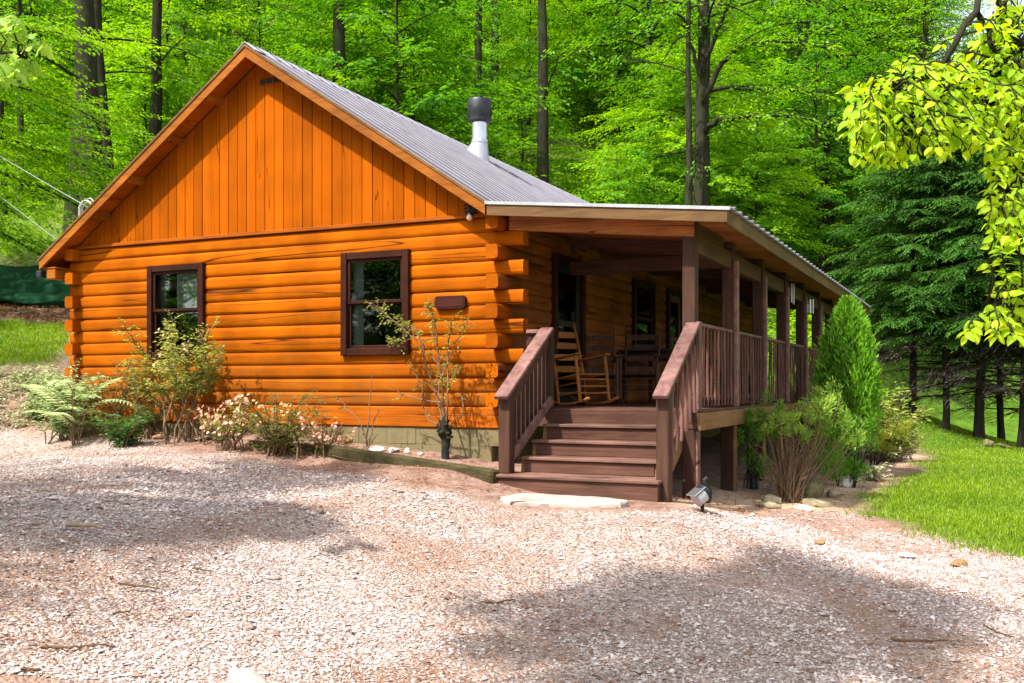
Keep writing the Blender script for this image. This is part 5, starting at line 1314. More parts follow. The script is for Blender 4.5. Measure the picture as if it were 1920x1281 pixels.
def litter():
    r = np.random.default_rng(82); lv = Leaves()
    def go(n, dr, pr, f, ll):
        D = np.exp(r.uniform(math.log(dr[0]), math.log(dr[1]), n)); px = r.uniform(*pr, n); X = (px - 960) / F_PX * D; x = CY * (X - X0) - SY * (D - D0); y = SY * (X - X0) + CY * (D - D0)
        k = f(x, y) & ~((x > -6.7) & (x < 2.3) & (y > -.02) & (y < 14)); x, y = x[k], y[k]; n = len(x); z = ground_z(x, y) + (vnoise(x, y, 1.1, 11) - .5) * .05 + (vnoise(x, y, .33, 12) - .5) * .022 + .014; a = r.uniform(0, 6.283, n)
        lv.add(np.stack([x, y, z + r.uniform(0, .012, n)], 1), np.stack([np.cos(a), np.sin(a), r.normal(0, .25, n)], 1), np.array([0, 0, 1.0]) + r.normal(0, .35, (n, 3)), ll * r.uniform(.4, 1.4, n), ll * .32, tint=r.random(n))
    go(24000, (4.7, 13), (-40, 1960), lambda x, y: (sdist(GRAVEL, x, y) > -.1) & (r.random(len(x)) < np.clip((vnoise(x, y, 1.3, 31) * .6 + vnoise(x, y, .4, 32) * .4 - .42) * 5, .06, 1)), .030)
    go(9000, (9.5, 18), (0, 1760), lambda x, y: (sdist(GRAVEL, x, y) < .05) & (sdist(LAWN, x, y) < -.1) & (y < 9), .045)
    go(4000, (20, 26), (-20, 160), lambda x, y: (sdist(BANK_LAWN, x, y) < -.2), .09)
    tag(link(bpy.data.objects.new('leaf_litter', lv.mesh('leaf_litter', LITTER))), 'reddish dry leaf litter strewn over gravel and beds', 'leaf litter', kind='stuff')
litter()

# ------------------------------------------------------------------ stones, timber edging, sticks
STONE_W = mottled('white_stone', (.36, .32, .29), (.56, .52, .48), 7, .85, .5, .03)
STONE_G = mottled('lichen_stone', (.13, .11, .06), (.30, .25, .15), 6, .9, .7, .04, c3=(.40, .33, .22))
STONE_F = mottled('flagstone_grey', (.20, .165, .14), (.36, .315, .285), 5, .9, .6, .03, c3=(.30, .255, .22))
STONE_B = mottled('brown_stone', (.13, .07, .03), (.36, .22, .10), 7, .9, .7, .04)
MOSSY = mottled('mossy_boulder', (.055, .055, .015), (.14, .125, .045), 9, .95, .8, .03, c3=(.24, .20, .12))
TIMB = wood('mossy_timber', (.11, .085, .04), (.035, .04, .014), (.8, 8, 8), .9, .6)
def stone(label, px, py, wpx, hpx, mat, seed, cat='stone', flat=1.0, name='stone', group=None, deep=.8):
    r = np.random.default_rng(seed); p = gp(px, py); D = depth(p[0], p[1]); w_ = wpx * D / F_PX / 2; h_ = hpx * D / F_PX
    import bmesh
    bm = bmesh.new(); bmesh.ops.create_icosphere(bm, subdivisions=3, radius=1.0)
    pl = [(unit(r.normal(0, 1, 3) * [1, 1, .8]), r.uniform(.55, .9)) for _ in range(9)]
    off = r.random(3) * 40
    for v in bm.verts:
        c = np.array(v.co)
        for n_, dd in pl:
            e = c @ n_ - dd
            if e > 0: c = c - n_ * e * .9
        k = 1 + .07 * math.sin(c[0] * 5 + off[0]) * math.sin(c[1] * 6 + off[1]) + r.normal(0, .012)
        v.co = Vector((c[0] * w_ * k, c[1] * w_ * deep * k, c[2] * h_ * .62 * k))
    me = bpy.data.meshes.new(name); bm.to_mesh(me); bm.free(); me.materials.append(mat)
    me.polygons.foreach_set('use_smooth', [True] * len(me.polygons))
    try: me.set_sharp_from_angle(angle=R(28))
    except Exception: pass
    o = link(bpy.data.objects.new(name, me)); o.location = (p[0], p[1], p[2] + h_ * .40); 
    e = .25; nx_, ny_ = (gz(p[0] - e, p[1]) - gz(p[0] + e, p[1])) / (2 * e), (gz(p[0], p[1] - e) - gz(p[0], p[1] + e)) / (2 * e)
    o.rotation_euler = (Vector((0, 0, 1)).rotation_difference(Vector((nx_, ny_, 1)).normalized()).to_matrix() @ Euler((r.normal(0, .05), r.normal(0, .05), YAW + r.normal(0, .12))).to_matrix()).to_euler()
    tag(o, label, cat, group); return o
for i, a in enumerate([('brown angular rock on the soil beside the bare shrub', 652, 836, 42, 26, STONE_B), ('longest flat white stone of the row along the mossy timber', 708, 846, 40, 9, STONE_W), ('middle white stone of the row along the mossy timber', 738, 848, 22, 10, STONE_W), ('pointed white stone at the right end of the row', 764, 850, 15, 11, STONE_W),
                       ('small pale stone alone on the bed right of the white row', 788, 853, 13, 5, STONE_W), ('flat slab below the tall azalea', 380, 824, 44, 8, STONE_G), ('tilted pale rock at the foot of the pink azalea', 428, 822, 34, 22, STONE_G), ('small dark rock between pink azalea and olive bush', 446, 824, 18, 12, STONE_G),
                       ('flat brown stone in the bed left of the tall azalea', 300, 822, 34, 8, STONE_B), ('large mossy boulder behind the bare stemmed juniper', 1512, 938, 80, 42, MOSSY), ('pale ledge stone left of the juniper stems', 1447, 944, 44, 16, STONE_G), ('low rounded stone in front of the juniper stems', 1440, 953, 52, 13, STONE_G),
                       ('flat tan stone in front of the mossy boulder', 1532, 950, 56, 15, STONE_G), ('pale flat stone nearest the drive by the juniper', 1503, 958, 42, 13, STONE_W), ('stone right of the mossy boulder', 1563, 934, 34, 20, STONE_G), ('angular pale stone farther along the path edge', 1586, 914, 28, 22, STONE_W), ('small flat stone at the path edge by the variegated plant', 1606, 905, 26, 10, STONE_G),
                       ('stone at the far bend of the path', 1676, 856, 30, 14, STONE_G), ('dark lump of stone between the lawn conifers', 1852, 838, 22, 16, MOSSY), ('flat dark stone right of the lump between conifers', 1882, 840, 30, 8, MOSSY),
                       ('white rock cut by the lower edge of the view', 466, 1281, 80, 24, STONE_W), ('reddish stone lying on the gravel below the mossy boulder', 1538, 1022, 20, 11, STONE_B), ('flat white stone on the gravel near the lawn', 1702, 1044, 40, 8, STONE_W), ('brown stone half buried near the lawn corner', 1797, 1062, 34, 14, STONE_B),
                       ('small white stone on the gravel below the half buried brown one', 1845, 1082, 15, 8, STONE_W)]):
    stone(*a, seed=900 + i)
def flagstone():
    r = np.random.default_rng(950); P = [gp(*q) for q in [(934, 937), (980, 930), (1060, 934), (1130, 938), (1178, 944), (1160, 951), (1100, 954), (1030, 951), (960, 948), (938, 943)]]; n = 40; u = np.linspace(0, len(P), n, endpoint=False); Q = []
    for t in u:
        i = int(t); f = t - i; q = P[i % len(P)] * (1 - f) + P[(i + 1) % len(P)] * f; Q.append(q + np.append(r.normal(0, .012, 2), 0))
    c = np.mean(Q, 0); V = []
    for sc, dz in ((1.02, -.06), (1.0, .018), (.985, .030), (.6, .034)):
        for q in Q: V.append(((q[0] - c[0]) * sc, (q[1] - c[1]) * sc, (q[2] - c[2]) * sc + dz + r.normal(0, .002)))
    V.append((0, 0, .036)); Fq = [(k * n + i, k * n + (i + 1) % n, (k + 1) * n + (i + 1) % n, (k + 1) * n + i) for k in range(3) for i in range(n)] + [(3 * n + i, 3 * n + (i + 1) % n, 4 * n) for i in range(n)]
    Fq = [f[::-1] for f in Fq]; o = MB().add(V, Fq).build('flagstone', STONE_F, None); o.location = c; tag(o, 'broad flat pale flagstone set in the gravel before the steps', 'flagstone')
flagstone()
def timber(label, a, b_, h, wd, seed):
    p, q = gp(*a), gp(*b_); t = thing('edging_timber', label, 'timber', tuple(p), 0, 'timbers edging the flower bed')
    M, L = beam_matrix((0, 0, h * .25), tuple(q - p + [0, 0, h * .25]))
    me = MB(); n = 14; me.box(0, L, -wd / 2, wd / 2, -h * .75, h * .75, .018, M); me.build('beam', TIMB, t)
timber('long mossy timber edging the bed up to the porch steps', (592, 848), (930, 903), .115, .12, 1)
timber('short weathered timber at the left end of the bed edging', (470, 836), (598, 846), .07, .10, 2)
STK = bark_mat('bleached_stick', (.30, .20, .13), (.50, .40, .32), (.4, .3, .22)); STKD = bark_mat('brown_stick', (.09, .05, .03), (.20, .12, .07), (.15, .09, .05))
def stick_on(label, pts, r0, mat, seed, group='fallen sticks on the gravel'):
    r = np.random.default_rng(seed); P = np.array([gp(*p) for p in pts]); t_ = np.linspace(0, 1, len(P)); tt = np.linspace(0, 1, 14); Q = np.stack([np.interp(tt, t_, P[:, i]) for i in range(3)], 1); Q[:, 2] += r0 + .012 + np.abs(np.cumsum(r.normal(0, .004, 14))); Q[:, :2] += np.cumsum(r.normal(0, .004, (14, 2)), 0); o0 = Q[0].copy()
    tb = Tubes(); tb.add(Q - o0, r0 * np.linspace(1, .5, 14) * (1 + r.normal(0, .1, 14)), 6); o = link(bpy.data.objects.new('fallen_stick', tb.mesh('fallen_stick', mat))); o.location = o0; tag(o, label, 'stick', group)
for i, a in enumerate([('thick bleached stick lying on the shaded gravel at left', [(124, 992), (160, 995), (192, 1005)], .020, STK), ('thin brown twig below the bleached stick', [(222, 1100), (265, 1106), (305, 1110)], .007, STKD), ('straight twig on the lower left gravel', [(215, 1158), (260, 1152)], .007, STKD), ('long dark twig near the lower left edge', [(78, 1222), (140, 1226), (205, 1222)], .008, STKD),
                       ('curved reddish twig in the middle of the gravel', [(910, 1135), (935, 1139), (962, 1134)], .009, STKD), ('twig with a kink left of the curved reddish one', [(840, 1114), (868, 1132)], .008, STK), ('long bent stick at the lower right in the shade', [(1670, 1205), (1720, 1212), (1775, 1210)], .010, STKD), ('forked thin twig near the right edge', [(1845, 1180), (1880, 1200), (1918, 1212)], .007, STKD),
                       ('short twig on the gravel under the path stones', [(1325, 1054), (1352, 1058)], .007, STKD), ('short twig midway up the left gravel', [(360, 1072), (392, 1076)], .007, STKD), ('dark twig by the lower edge at far left', [(40, 1264), (75, 1268)], .009, STKD), ('short pale twig below the bed edging', [(620, 858), (690, 872)], .006, STKD)]):
    stick_on(*a, seed=970 + i)

# ------------------------------------------------------------------ flood lamp, cables, green band
def flood_lamp():
    p = gp(1317, 960); D = depth(p[0], p[1]); m = D / F_PX
    t = thing('garden_spotlight', 'silver spotlight with dark cooling fins on a short stake in front of the porch post', 'spotlight', tuple(p - [0, 0, .02]), YAW - math.pi / 2 + .5)
    h = (962 - 926) * m
    MB().box(-.013, .013, -.013, .013, -.05, h - .03, .003).build('stake', BARKD, t)
    Mt = Matrix.Translation((0, 0, h)) @ Euler((R(32), 0, 0)).to_matrix().to_4x4(); A = np.array(Mt)
    def lx(pts, n=22):      # lathe about local y; the lamp looks towards -y
        mb = MB(); mb.lathe(pts, n); V = mb.v[0]; V = np.stack([V[:, 0], V[:, 2], -V[:, 1]], 1); mb.v[0] = V @ A[:3, :3].T + A[:3, 3]; return mb
    lx([(.060, -.085), (.066, -.083), (.066, -.02), (.075, .0), (.075, .02), (.05, .03)]).build('barrel', GALV, t, True)
    for i in range(8):
        y = .002 + i * .0095; rr = .092 - .0012 * i * i; lx([(.05, y), (rr, y + .0005), (rr, y + .0045), (.05, y + .005)]).build('cooling_fin', BLACKM, t)
    lx([(.045, .03), (.05, .06), (.03, .085)]).build('rear_housing', BLACKM, t, True)
    MB().box(-.062, .062, -.115, .03, .066, .075, .003, Mt).build('visor', STEEL, t)
    MB().tube([(0, .03, h + .075), (0, .02, h + .13), (0, .05, h + .15)], .016, 8).build('bracket', BLACKM, t, True)
    lx([(.059, -.083), (.059, -.081)]).build('lens', GLASS, t)
flood_lamp()
def cable(label, a, b_, sag, r0, name='overhead_cable'):
    p, q = np.array(a), np.array(b_); tt = np.linspace(0, 1, 24)[:, None]; Q = p * (1 - tt) + q * tt; Q[:, 2] -= (4 * sag * tt * (1 - tt))[:, 0]; tb = Tubes(); tb.add(Q - p, r0, 6)
    o = link(bpy.data.objects.new(name, tb.mesh(name, GALV))); o.location = p; tag(o, label, 'cable', 'cables running to the left eave')
xe = EVL + .6
ca = np.array([hity(165, .4), .4, 0]); ca[2] = zat(389, ca[0], .4); cable('upper cable running from the wood to the loop on the roof edge', pix(-300, 95, 30), ca, .12, .007)
cb = np.array([EVL + .02, OVF + .8, zl_(EVL) + .05]); cable('lower cable running to the low corner of the left eave', pix(-300, 120, 32), cb, .12, .006)
def service_loop():
    t = thing('service_mast', 'white looped service conduit standing on the left roof edge', 'conduit', (hity(158, .4), .4, zat(402, hity(158, .4), .4)))
    for i, (dx, h) in enumerate(((0, .20), (.05, .23), (.09, .19))):
        P = [(-.10 + dx * .2, .02 * i, -.25), (-.10 + dx * .2, .02 * i, h * .6), (-.03 + dx * .5, .02 * i, h), (.06 + dx, .02 * i, h * 1.0), (.13 + dx, .02 * i, h * .75), (.15 + dx, .02 * i, -.1)]
        MB().tube(P, 0.008 if i else .012, 6).build('conduit', WIRE, t, True)
service_loop()
def green_band():  # rumpled dark green surface laid over the slope behind the cabin corner
    m = mottled('dark_green_band', (.004, .026, .012), (.012, .060, .026), 3, .9, .3, spec=.08)
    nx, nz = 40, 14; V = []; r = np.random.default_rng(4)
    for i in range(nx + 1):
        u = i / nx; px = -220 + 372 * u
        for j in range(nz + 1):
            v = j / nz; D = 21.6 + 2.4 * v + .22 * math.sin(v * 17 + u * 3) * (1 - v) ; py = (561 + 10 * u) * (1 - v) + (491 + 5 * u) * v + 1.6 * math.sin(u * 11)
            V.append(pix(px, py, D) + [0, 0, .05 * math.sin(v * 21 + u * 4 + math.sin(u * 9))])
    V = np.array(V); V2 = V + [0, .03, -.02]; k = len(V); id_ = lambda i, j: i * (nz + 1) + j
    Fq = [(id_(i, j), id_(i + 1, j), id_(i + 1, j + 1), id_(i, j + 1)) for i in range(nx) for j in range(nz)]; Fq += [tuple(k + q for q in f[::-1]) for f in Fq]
    c0 = V[0].copy(); o = MB().add(np.concatenate([V, V2]) - c0, Fq).build('slope_band', m, None, True); o.location = c0
    tag(o, 'dark green rumpled band covering the slope behind the left corner of the cabin', 'sheet')
green_band()

# ------------------------------------------------------------------ plants along the porch
def tuft_cloud(lv, r, C, rad, n, ll, tint0, up=.6, wr=.22, shell=.5, squash=(1, 1, 1)):
    """upward pointing scale sprays through an ellipsoid"""
    q = r.normal(0, 1, (n, 3)); q /= np.linalg.norm(q, axis=1)[:, None]; rr = (shell + (1 - shell) * r.random(n) ** .5)[:, None]; P = C + q * rr * rad * np.array(squash)
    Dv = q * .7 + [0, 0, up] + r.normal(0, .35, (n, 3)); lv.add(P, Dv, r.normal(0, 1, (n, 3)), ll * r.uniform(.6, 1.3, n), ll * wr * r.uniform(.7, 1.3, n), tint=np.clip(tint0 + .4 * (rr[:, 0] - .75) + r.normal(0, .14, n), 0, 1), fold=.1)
def arborvitae():
    r = np.random.default_rng(91); p = pix(1590, HZ, 15.4); x, y = p[0], p[1]; z = gz(x, y); ztop = (HZ - 560) / F_PX * 15.4; H = ztop - z
    t = thing('arborvitae', 'tall bright green cone shaped evergreen beside the porch railing', 'evergreen', (x, y, z - .03)); lv = Leaves(); tb = Tubes()
    tb.add(np.array([[0, 0, -.05], [0, 0, H * .5], [0, 0, H * .95]]), [.07, .045, .01], 8); n = 12000
    u = r.random(n) ** .8; h = .55 + (H - .55) * u; prof = .42 * np.where(u < .35, .58 + .42 * np.sin(u / .35 * math.pi / 2), np.cos(np.clip((u - .35) / .65, 0, 1) * math.pi / 2) ** .72) + .02
    a = r.uniform(0, 6.283, n); lump = 1 + .16 * np.sin(a * 5 + h * 3.1) * np.sin(h * 5.3 + a * 2) + .10 * np.sin(a * 9 - h * 7.7); rr = prof * lump * (.50 + .56 * r.random(n) ** .7)
    P = np.stack([np.cos(a) * rr, np.sin(a) * rr, h], 1); Dv = np.stack([np.cos(a) * .45, np.sin(a) * .45, np.full(n, .9)], 1) + r.normal(0, .28, (n, 3))
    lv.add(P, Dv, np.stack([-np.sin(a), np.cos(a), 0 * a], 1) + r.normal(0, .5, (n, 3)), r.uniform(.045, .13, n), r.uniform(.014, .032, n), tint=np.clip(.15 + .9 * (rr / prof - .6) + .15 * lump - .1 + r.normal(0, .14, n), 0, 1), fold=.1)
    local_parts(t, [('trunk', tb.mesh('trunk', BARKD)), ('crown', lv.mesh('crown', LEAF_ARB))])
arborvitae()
def juniper(seed, label, px, D, clouds, stems, mat, name='juniper', bare=0, sleeve=None, ll=.055, n=900):
    r = np.random.default_rng(seed); p = pix(px, HZ, D); x, y = p[0], p[1]; z = gz(x, y); base = np.array([x, y, z]); t = thing(name, label, 'evergreen', (x, y, z - .02)); lv = Leaves(); tb = Tubes()
    for (cx, cy_, dd, rw_, rh, tn) in clouds:
        c = pix(cx, cy_, D + dd) - base; rad = rw_ * D / F_PX
        for q in range(6):
            o_ = r.normal(0, .55, 3) * rad * np.array([1, 1, rh / rw_]); tuft_cloud(lv, r, c + o_, rad * r.uniform(.3, .62), int((n * (rw_ * rh) / 1600 + 120) / 5.5), ll * r.uniform(.8, 1.25), tn + r.normal(0, .13), shell=.2, squash=(1, 1, rh / rw_))
        for k in range(stems):
            e = c + r.normal(0, rad * .5, 3); b0 = np.array([r.normal(0, .05), r.normal(0, .05), -.03]); m_ = (b0 + e) / 2 + [r.normal(0, .04), r.normal(0, .04), -.08 * abs(e[2])]; q = np.linspace(0, 1, 8)[:, None]
            tb.add((1 - q) ** 2 * b0 + 2 * q * (1 - q) * m_ + q * q * e, .013 * np.linspace(1, .4, 8) * r.uniform(.6, 1.2), 5)
    for k in range(bare):
        a = r.uniform(-.85, 1.0); h = r.uniform(.3, .9); e = np.array([CY * math.sin(a) * h * .7 + r.normal(0, .07), SY * math.sin(a) * h * .7 + r.normal(0, .17), h * (1.05 - .25 * abs(a))]); q = np.linspace(0, 1, 9)[:, None]; b0 = np.array([r.normal(0, .06), r.normal(0, .06), -.03]); m_ = (b0 * .6 + e * .4) + [0, 0, .15]
        P = (1 - q) ** 2 * b0 + 2 * q * (1 - q) * m_ + q * q * e + r.normal(0, .008, (9, 3)); tb.add(P, .012 * np.linspace(1, .3, 9) * r.uniform(.6, 1.2), 5)
        for w_ in range(5):
            p2, d2 = interp(P, r.uniform(.4, 1)); d = unit(d2 + r.normal(0, .5, 3)); tb.add(np.array([p2, p2 + d * .08, p2 + d * .17]), [.004, .003, .0015], 3)
    parts = [('stems', tb.mesh('stems', TWIG if bare else BARKD)), ('foliage', lv.mesh('foliage', mat))]
    if sleeve:
        m = MB().tube([(0, 0, -.03), (0, 0, sleeve)], .055, 12).mesh('root_sleeve'); m.materials.append(BLACKM); parts.append(('root_sleeve', m))
    local_parts(t, parts)
juniper(92, 'juniper bush with a fan of bare reddish stems at its base', 1478, 11.7, [(1478, 782, 0, 26, 26, .8), (1500, 806, -.1, 24, 22, .75), (1530, 768, .1, 30, 30, .75), (1548, 800, .1, 26, 26, .6), (1440, 800, .2, 20, 28, .35), (1424, 768, .4, 14, 26, .3), (1456, 770, .3, 16, 22, .5), (1570, 770, .4, 26, 40, .6), (1590, 815, .4, 24, 30, .5), (1545, 850, .5, 28, 26, .4), (1578, 858, .6, 26, 26, .45), (1520, 862, .6, 22, 20, .3)], 4, LEAF_JUN, bare=42, n=1150, ll=.048)
juniper(93, 'small upright green juniper in a black sleeve next to the porch leg', 1413, 12.3, [(1412, 830, 0, 24, 36, .4), (1408, 790, 0, 14, 22, .45), (1418, 868, 0, 22, 24, .35)], 3, LEAF_ARB, sleeve=.2, n=1000)
juniper(94, 'dark curving evergreen plume behind the boulder by the path', 1585, 13.6, [(1588, 850, 0, 30, 34, .35), (1612, 830, 0, 20, 34, .25), (1632, 805, 0, 14, 34, .25), (1600, 880, 0, 22, 20, .4), (1560, 880, 0, 26, 20, .45)], 3, LEAF_ARB, name='evergreen_shrub', n=800)
juniper(95, 'low spreading yellow juniper in front of the pale rhododendron', 1630, 16.5, [(1610, 815, 0, 34, 14, .8), (1650, 815, 0, 36, 16, .6), (1690, 808, 0, 26, 16, .5), (1580, 830, 0, 26, 16, .7), (1640, 835, 0, 34, 14, .45)], 2, LEAF_YEL, name='spreading_juniper', n=1200)
def at_pd(px, D): q = pix(px, HZ, D); return (q[0], q[1])
shrub(96, 'rhododendron', 'pale yellow-green rhododendron with whorled long leaves beyond the junipers', at_pd(1668, 18), 1.5, .75, 26, .14, LEAF_RHO, leaf_from=.2, density=1.0, wr=.28, up=.4, twig=.18, droop=.3)
shrub(97, 'rhododendron', 'darker green rhododendron between the cone evergreen and the pale one', at_pd(1625, 18.6), 1.15, .5, 12, .12, LEAF_GRN, leaf_from=.25, density=.7, wr=.28, up=.4, twig=.18)
shrub(98, 'variegated_plant', 'small cream edged plant at the path edge nearest the lawn', tuple(gp(1636, 904)[:2]), .34, .3, 12, .07, LEAF_SILV, leaf_from=.2, density=.6, up=.2)
shrub(99, 'variegated_plant', 'whitish low plant farther along the path', tuple(gp(1668, 866)[:2]), .42, .5, 14, .08, LEAF_SILV, leaf_from=.2, density=.6, up=.2)
shrub(100, 'leafy_bush', 'green bush behind the plume by the far path', at_pd(1690, 19), .75, .6, 14, .07, LEAF_RHO, leaf_from=.15, density=.8, up=.3)

# ------------------------------------------------------------------ near trees at both edges of the view
def tiered():
    me = broadleaf(401, 9.5, 2.2, 5.2, 46, .13, .105, limb_rise=.28, sag=.42, dens=1.25, mat=LEAF_C, crook=.04)
    p = pix(-235, HZ, 20.5); plant_tree('t', me, p[0], p[1], 1.0, .6, 'bright leafy tree with drooping tiers of leaves at the left edge', name='tiered_tree')
tiered()
def leaf_proto(kind, seed, mat):
    r = np.random.default_rng(seed)
    if kind == 'oval':
        n = 7; V = []; Fs = []; cur = r.uniform(.15, .35); tw = r.normal(0, .12)
        for i in range(n):
            t = i / (n - 1); w_ = .30 * math.sin(math.pi * t ** .8) ** .8 * (1 - .25 * t); z = -cur * t * t * .6; fo = .30 * w_
            for s_ in (-1, -.5, 0, .5, 1): V.append((t, s_ * w_ + tw * t * t * .3, z + abs(s_) * fo - .05 * math.sin(t * 14 + abs(s_) * 2) * abs(s_) * .3))
        for i in range(n - 1):
            for j in range(4): Fs.append((i * 5 + j, (i + 1) * 5 + j, (i + 1) * 5 + j + 1, i * 5 + j + 1))
    else:
        pts = [(0, 0), (.12, .10), (.05, .42), (.28, .34), (.38, .56), (.55, .30), (.62, .20), (.82, .26), (1.0, 0)]
        pts = pts + [(a, -b_) for a, b_ in pts[-2:0:-1]]; V = [(.35, 0, .03)] + [(a, b_, -.12 * a * a - .25 * b_ * b_ + r.normal(0, .01)) for a, b_ in pts]; m_ = len(pts); Fs = [(0, 1 + (i + 1) % m_, 1 + i) for i in range(m_)]
    me = fast_or(V, Fs); me.materials.append(mat); at = me.attributes.new('tint', 'FLOAT', 'POINT'); at.data.foreach_set('value', [float(np.clip(r.normal(.5, .3), 0, 1))] * len(me.vertices)); return me
def fast_or(V, Fs):
    me = bpy.data.meshes.new('leaf'); me.from_pydata([tuple(v) for v in V], [], Fs); me.polygons.foreach_set('use_smooth', [True] * len(me.polygons)); me.update(); return me
def near_tree(seed, name, label, root, trunk_px, skeleton, shoots, protos, ll, cat='tree', hang=.8, limit=300):
    r = np.random.default_rng(seed); tb = Tubes(); base = pix(root[0], HZ, root[2]); base[2] = gz(base[0], base[1]); t = thing(name, label, cat, tuple(base)); leaves = []
    tr = [np.array([0, 0, -.1])] + [pix(*p) - base for p in trunk_px]; tb.add(np.array(tr), np.linspace(.09, .05, len(tr)), 10); sk = []
    for pts, r0 in skeleton:
        P = np.array([pix(*p) - base for p in pts]); u = np.linspace(0, 1, len(P)); uu = np.linspace(0, 1, 14); Q = np.stack([np.interp(uu, u, P[:, i]) for i in range(3)], 1); Q[1:-1] += r.normal(0, .008, (12, 3)); tb.add(Q, r0 * np.linspace(1, .4, 14), 6); sk.append(Q)
    S = np.concatenate(sk)
    for (cx, cy_, dd, wx, wy, n) in shoots:
        for k in range(n):
            e = pix(cx + r.uniform(-wx, wx), cy_ + r.uniform(-wy, wy), dd + r.normal(0, .25)) - base; b0 = S[np.argmin(np.linalg.norm(S - e, axis=1) + r.random(len(S)) * .15)]; L = np.linalg.norm(e - b0); q = np.linspace(0, 1, 8)[:, None]
            P = b0 * (1 - q) + e * q; P[:, 2] += (.18 * L * np.sin(q * math.pi))[:, 0]; P[1:-1] += r.normal(0, .01, (6, 3)); tb.add(P, .0065 * np.linspace(1, .35, 8), 5); nl = max(4, int(6 + L * 5)); d_ = unit(P[-1] - P[-3])
            for j in range(nl):
                f = 1 - .75 * (j // 2) / (nl / 2) * min(1, .55 / max(L, .05)); p2, d2 = interp(P, min(max(f, 0), .999)); side = unit(np.cross(d2, [0, 0, 1])) * (1 if j % 2 else -1); dv = unit(d2 * .5 + side * .8 + np.array([0, 0, -hang * r.uniform(.3, 1.5)]) + r.normal(0, .2, 3))
                zz = unit(np.array([0, 0, 1.0]) * .8 + r.normal(0, .4, 3) + np.array([0, -.35, 0])); yy = unit(np.cross(zz, dv)); zz = np.cross(dv, yy); M = Matrix(((*dv,), (*yy,), (*zz,))).transposed().to_4x4(); M.translation = Vector(p2 + dv * ll * .12); s_ = ll * r.uniform(.6, 1.2); leaves.append((M @ Matrix.Diagonal((s_, s_, s_, 1)), s_))
    local_parts(t, [('trunk', tb.mesh('trunk', BARK))])
    bw = np.array(base)
    def size(i):
        c = np.array(leaves[i][0].translation) + bw; D = max(depth(c[0], c[1]), .5); px, py = proj(*c); return (leaves[i][1] / D) if (-30 < px < 1950 and -30 < py < 1300) else 0
    order = sorted(range(len(leaves)), key=lambda i: -size(i)); rest = []
    for c, i in enumerate(order):
        me = protos[int(r.integers(len(protos)))]; M = leaves[i][0]
        if c < limit: o = link(bpy.data.objects.new('leaf', me), t); o.matrix_basis = M
        else: rest.append((me, M))
    if rest:
        mb = MB(); tn = []
        for me, M in rest:
            A = np.array(M); v = np.zeros(len(me.vertices) * 3); me.vertices.foreach_get('co', v); v = v.reshape(-1, 3) @ A[:3, :3].T + A[:3, 3]; mb.add(v, [tuple(p.vertices) for p in me.polygons]); tn += [me.attributes['tint'].data[0].value] * len(v)
        o = mb.build('leaves', protos[0].materials[0], t, True); at = o.data.attributes.new('tint', 'FLOAT', 'POINT'); at.data.foreach_set('value', tn); o['kind'] = 'stuff'
OV = [leaf_proto('oval', 500 + i, LEAF_DOG) for i in range(8)]
MP = [leaf_proto('maple', 520 + i, LEAF_MAP) for i in range(5)]
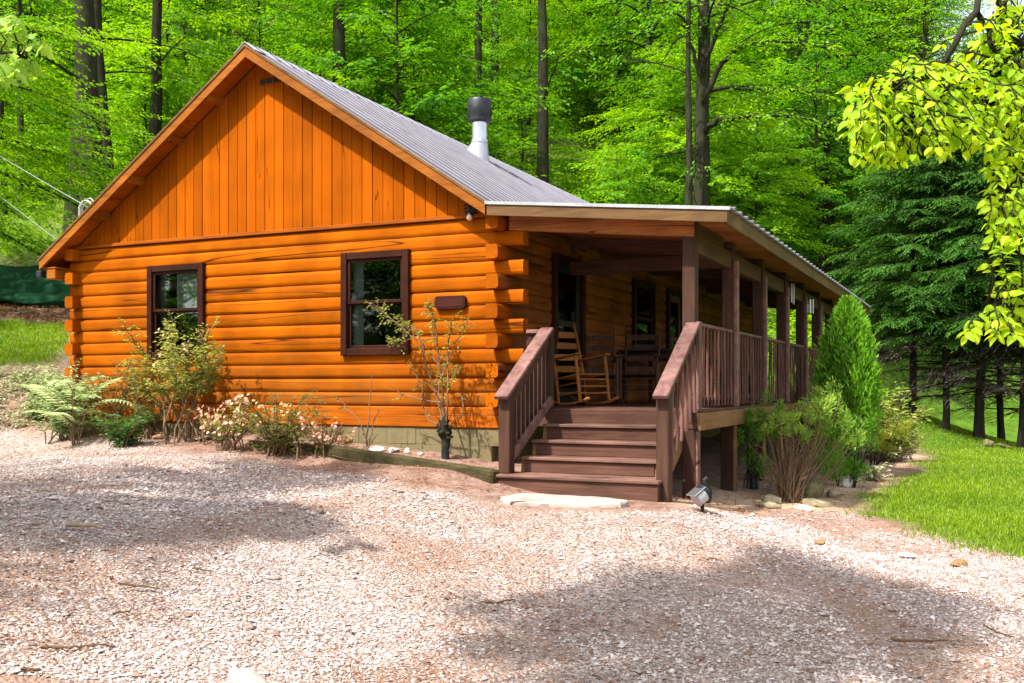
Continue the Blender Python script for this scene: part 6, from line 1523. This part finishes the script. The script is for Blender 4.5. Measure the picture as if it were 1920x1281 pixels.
SK = [([(2170, -250, 5.0), (1990, -150, 4.8), (1880, -60, 4.7), (1838, -10, 4.6), (1830, 28, 4.55), (1798, 60, 4.5), (1772, 115, 4.5), (1735, 150, 4.45), (1690, 178, 4.4), (1650, 205, 4.4), (1618, 225, 4.4)], .021),
      ([(1832, 25, 4.55), (1848, 55, 4.6), (1851, 78, 4.6), (1882, 112, 4.6), (1925, 135, 4.6), (1980, 160, 4.7)], .014), ([(1880, -60, 4.7), (1874, 10, 4.8), (1878, 45, 4.8), (1900, 70, 4.8), (1940, 95, 4.8)], .009),
      ([(2150, 250, 5.0), (2050, 300, 4.8), (1960, 330, 4.6), (1900, 360, 4.6), (1870, 390, 4.6)], .014), ([(2150, 420, 5.0), (2040, 520, 4.8), (1960, 570, 4.6), (1900, 600, 4.5), (1850, 610, 4.5)], .010), ([(1772, 118, 4.5), (1745, 180, 4.5), (1722, 225, 4.5), (1700, 260, 4.5)], .008), ([(1882, 112, 4.6), (1860, 170, 4.6), (1845, 220, 4.6)], .008)]
SH = [(1640, 200, 4.4, 49.5, 33.0, 35), (1640, 265, 4.45, 49.5, 44.0, 55), (1720, 160, 4.45, 44.0, 49.5, 35), (1720, 240, 4.5, 55.0, 49.5, 61), (1800, 180, 4.6, 55.0, 66.0, 61), (1810, 250, 4.6, 55.0, 38.5, 48), (1880, 110, 4.8, 44.0, 66.0, 48), (1890, 210, 4.7, 44.0, 66.0, 55), (1890, 320, 4.7, 38.5, 44.0, 35), (1890, 420, 4.6, 38.5, 49.5, 48), (1905, 540, 4.6, 27.5, 44.0, 30), (1895, 605, 4.5, 33.0, 27.5, 26), (1820, 622, 4.45, 8.8, 6.6, 6), (1900, 40, 4.9, 33.0, 33.0, 26)]
near_tree(601, 'dogwood_tree', 'dogwood reaching in from the right with large bright yellow-green leaves', (2170, 0, 5.0), [(2165, 900, 5.0), (2180, 500, 5.0), (2160, 100, 5.0), (2172, -260, 5.0)], SK, SH, OV, .054, hang=.5)
near_tree(602, 'maple_tree', 'maple branch tip with pale lobed leaves at the upper left corner', (-420, 0, 6.2), [(-420, 900, 6.2), (-410, 400, 6.2), (-420, -100, 6.2)], [([(-420, -100, 6.2), (-200, 20, 6.1), (-60, 70, 6.0), (20, 100, 6.0), (50, 110, 6.0)], .016), ([(-420, 150, 6.2), (-150, 180, 6.1), (-20, 165, 6.0), (10, 160, 6.0)], .010)],
          [(20, 75, 6.0, 40, 50, 7), (55, 110, 6.0, 25, 30, 4), (0, 150, 6.0, 20, 20, 3)], MP, .085, hang=1.0)
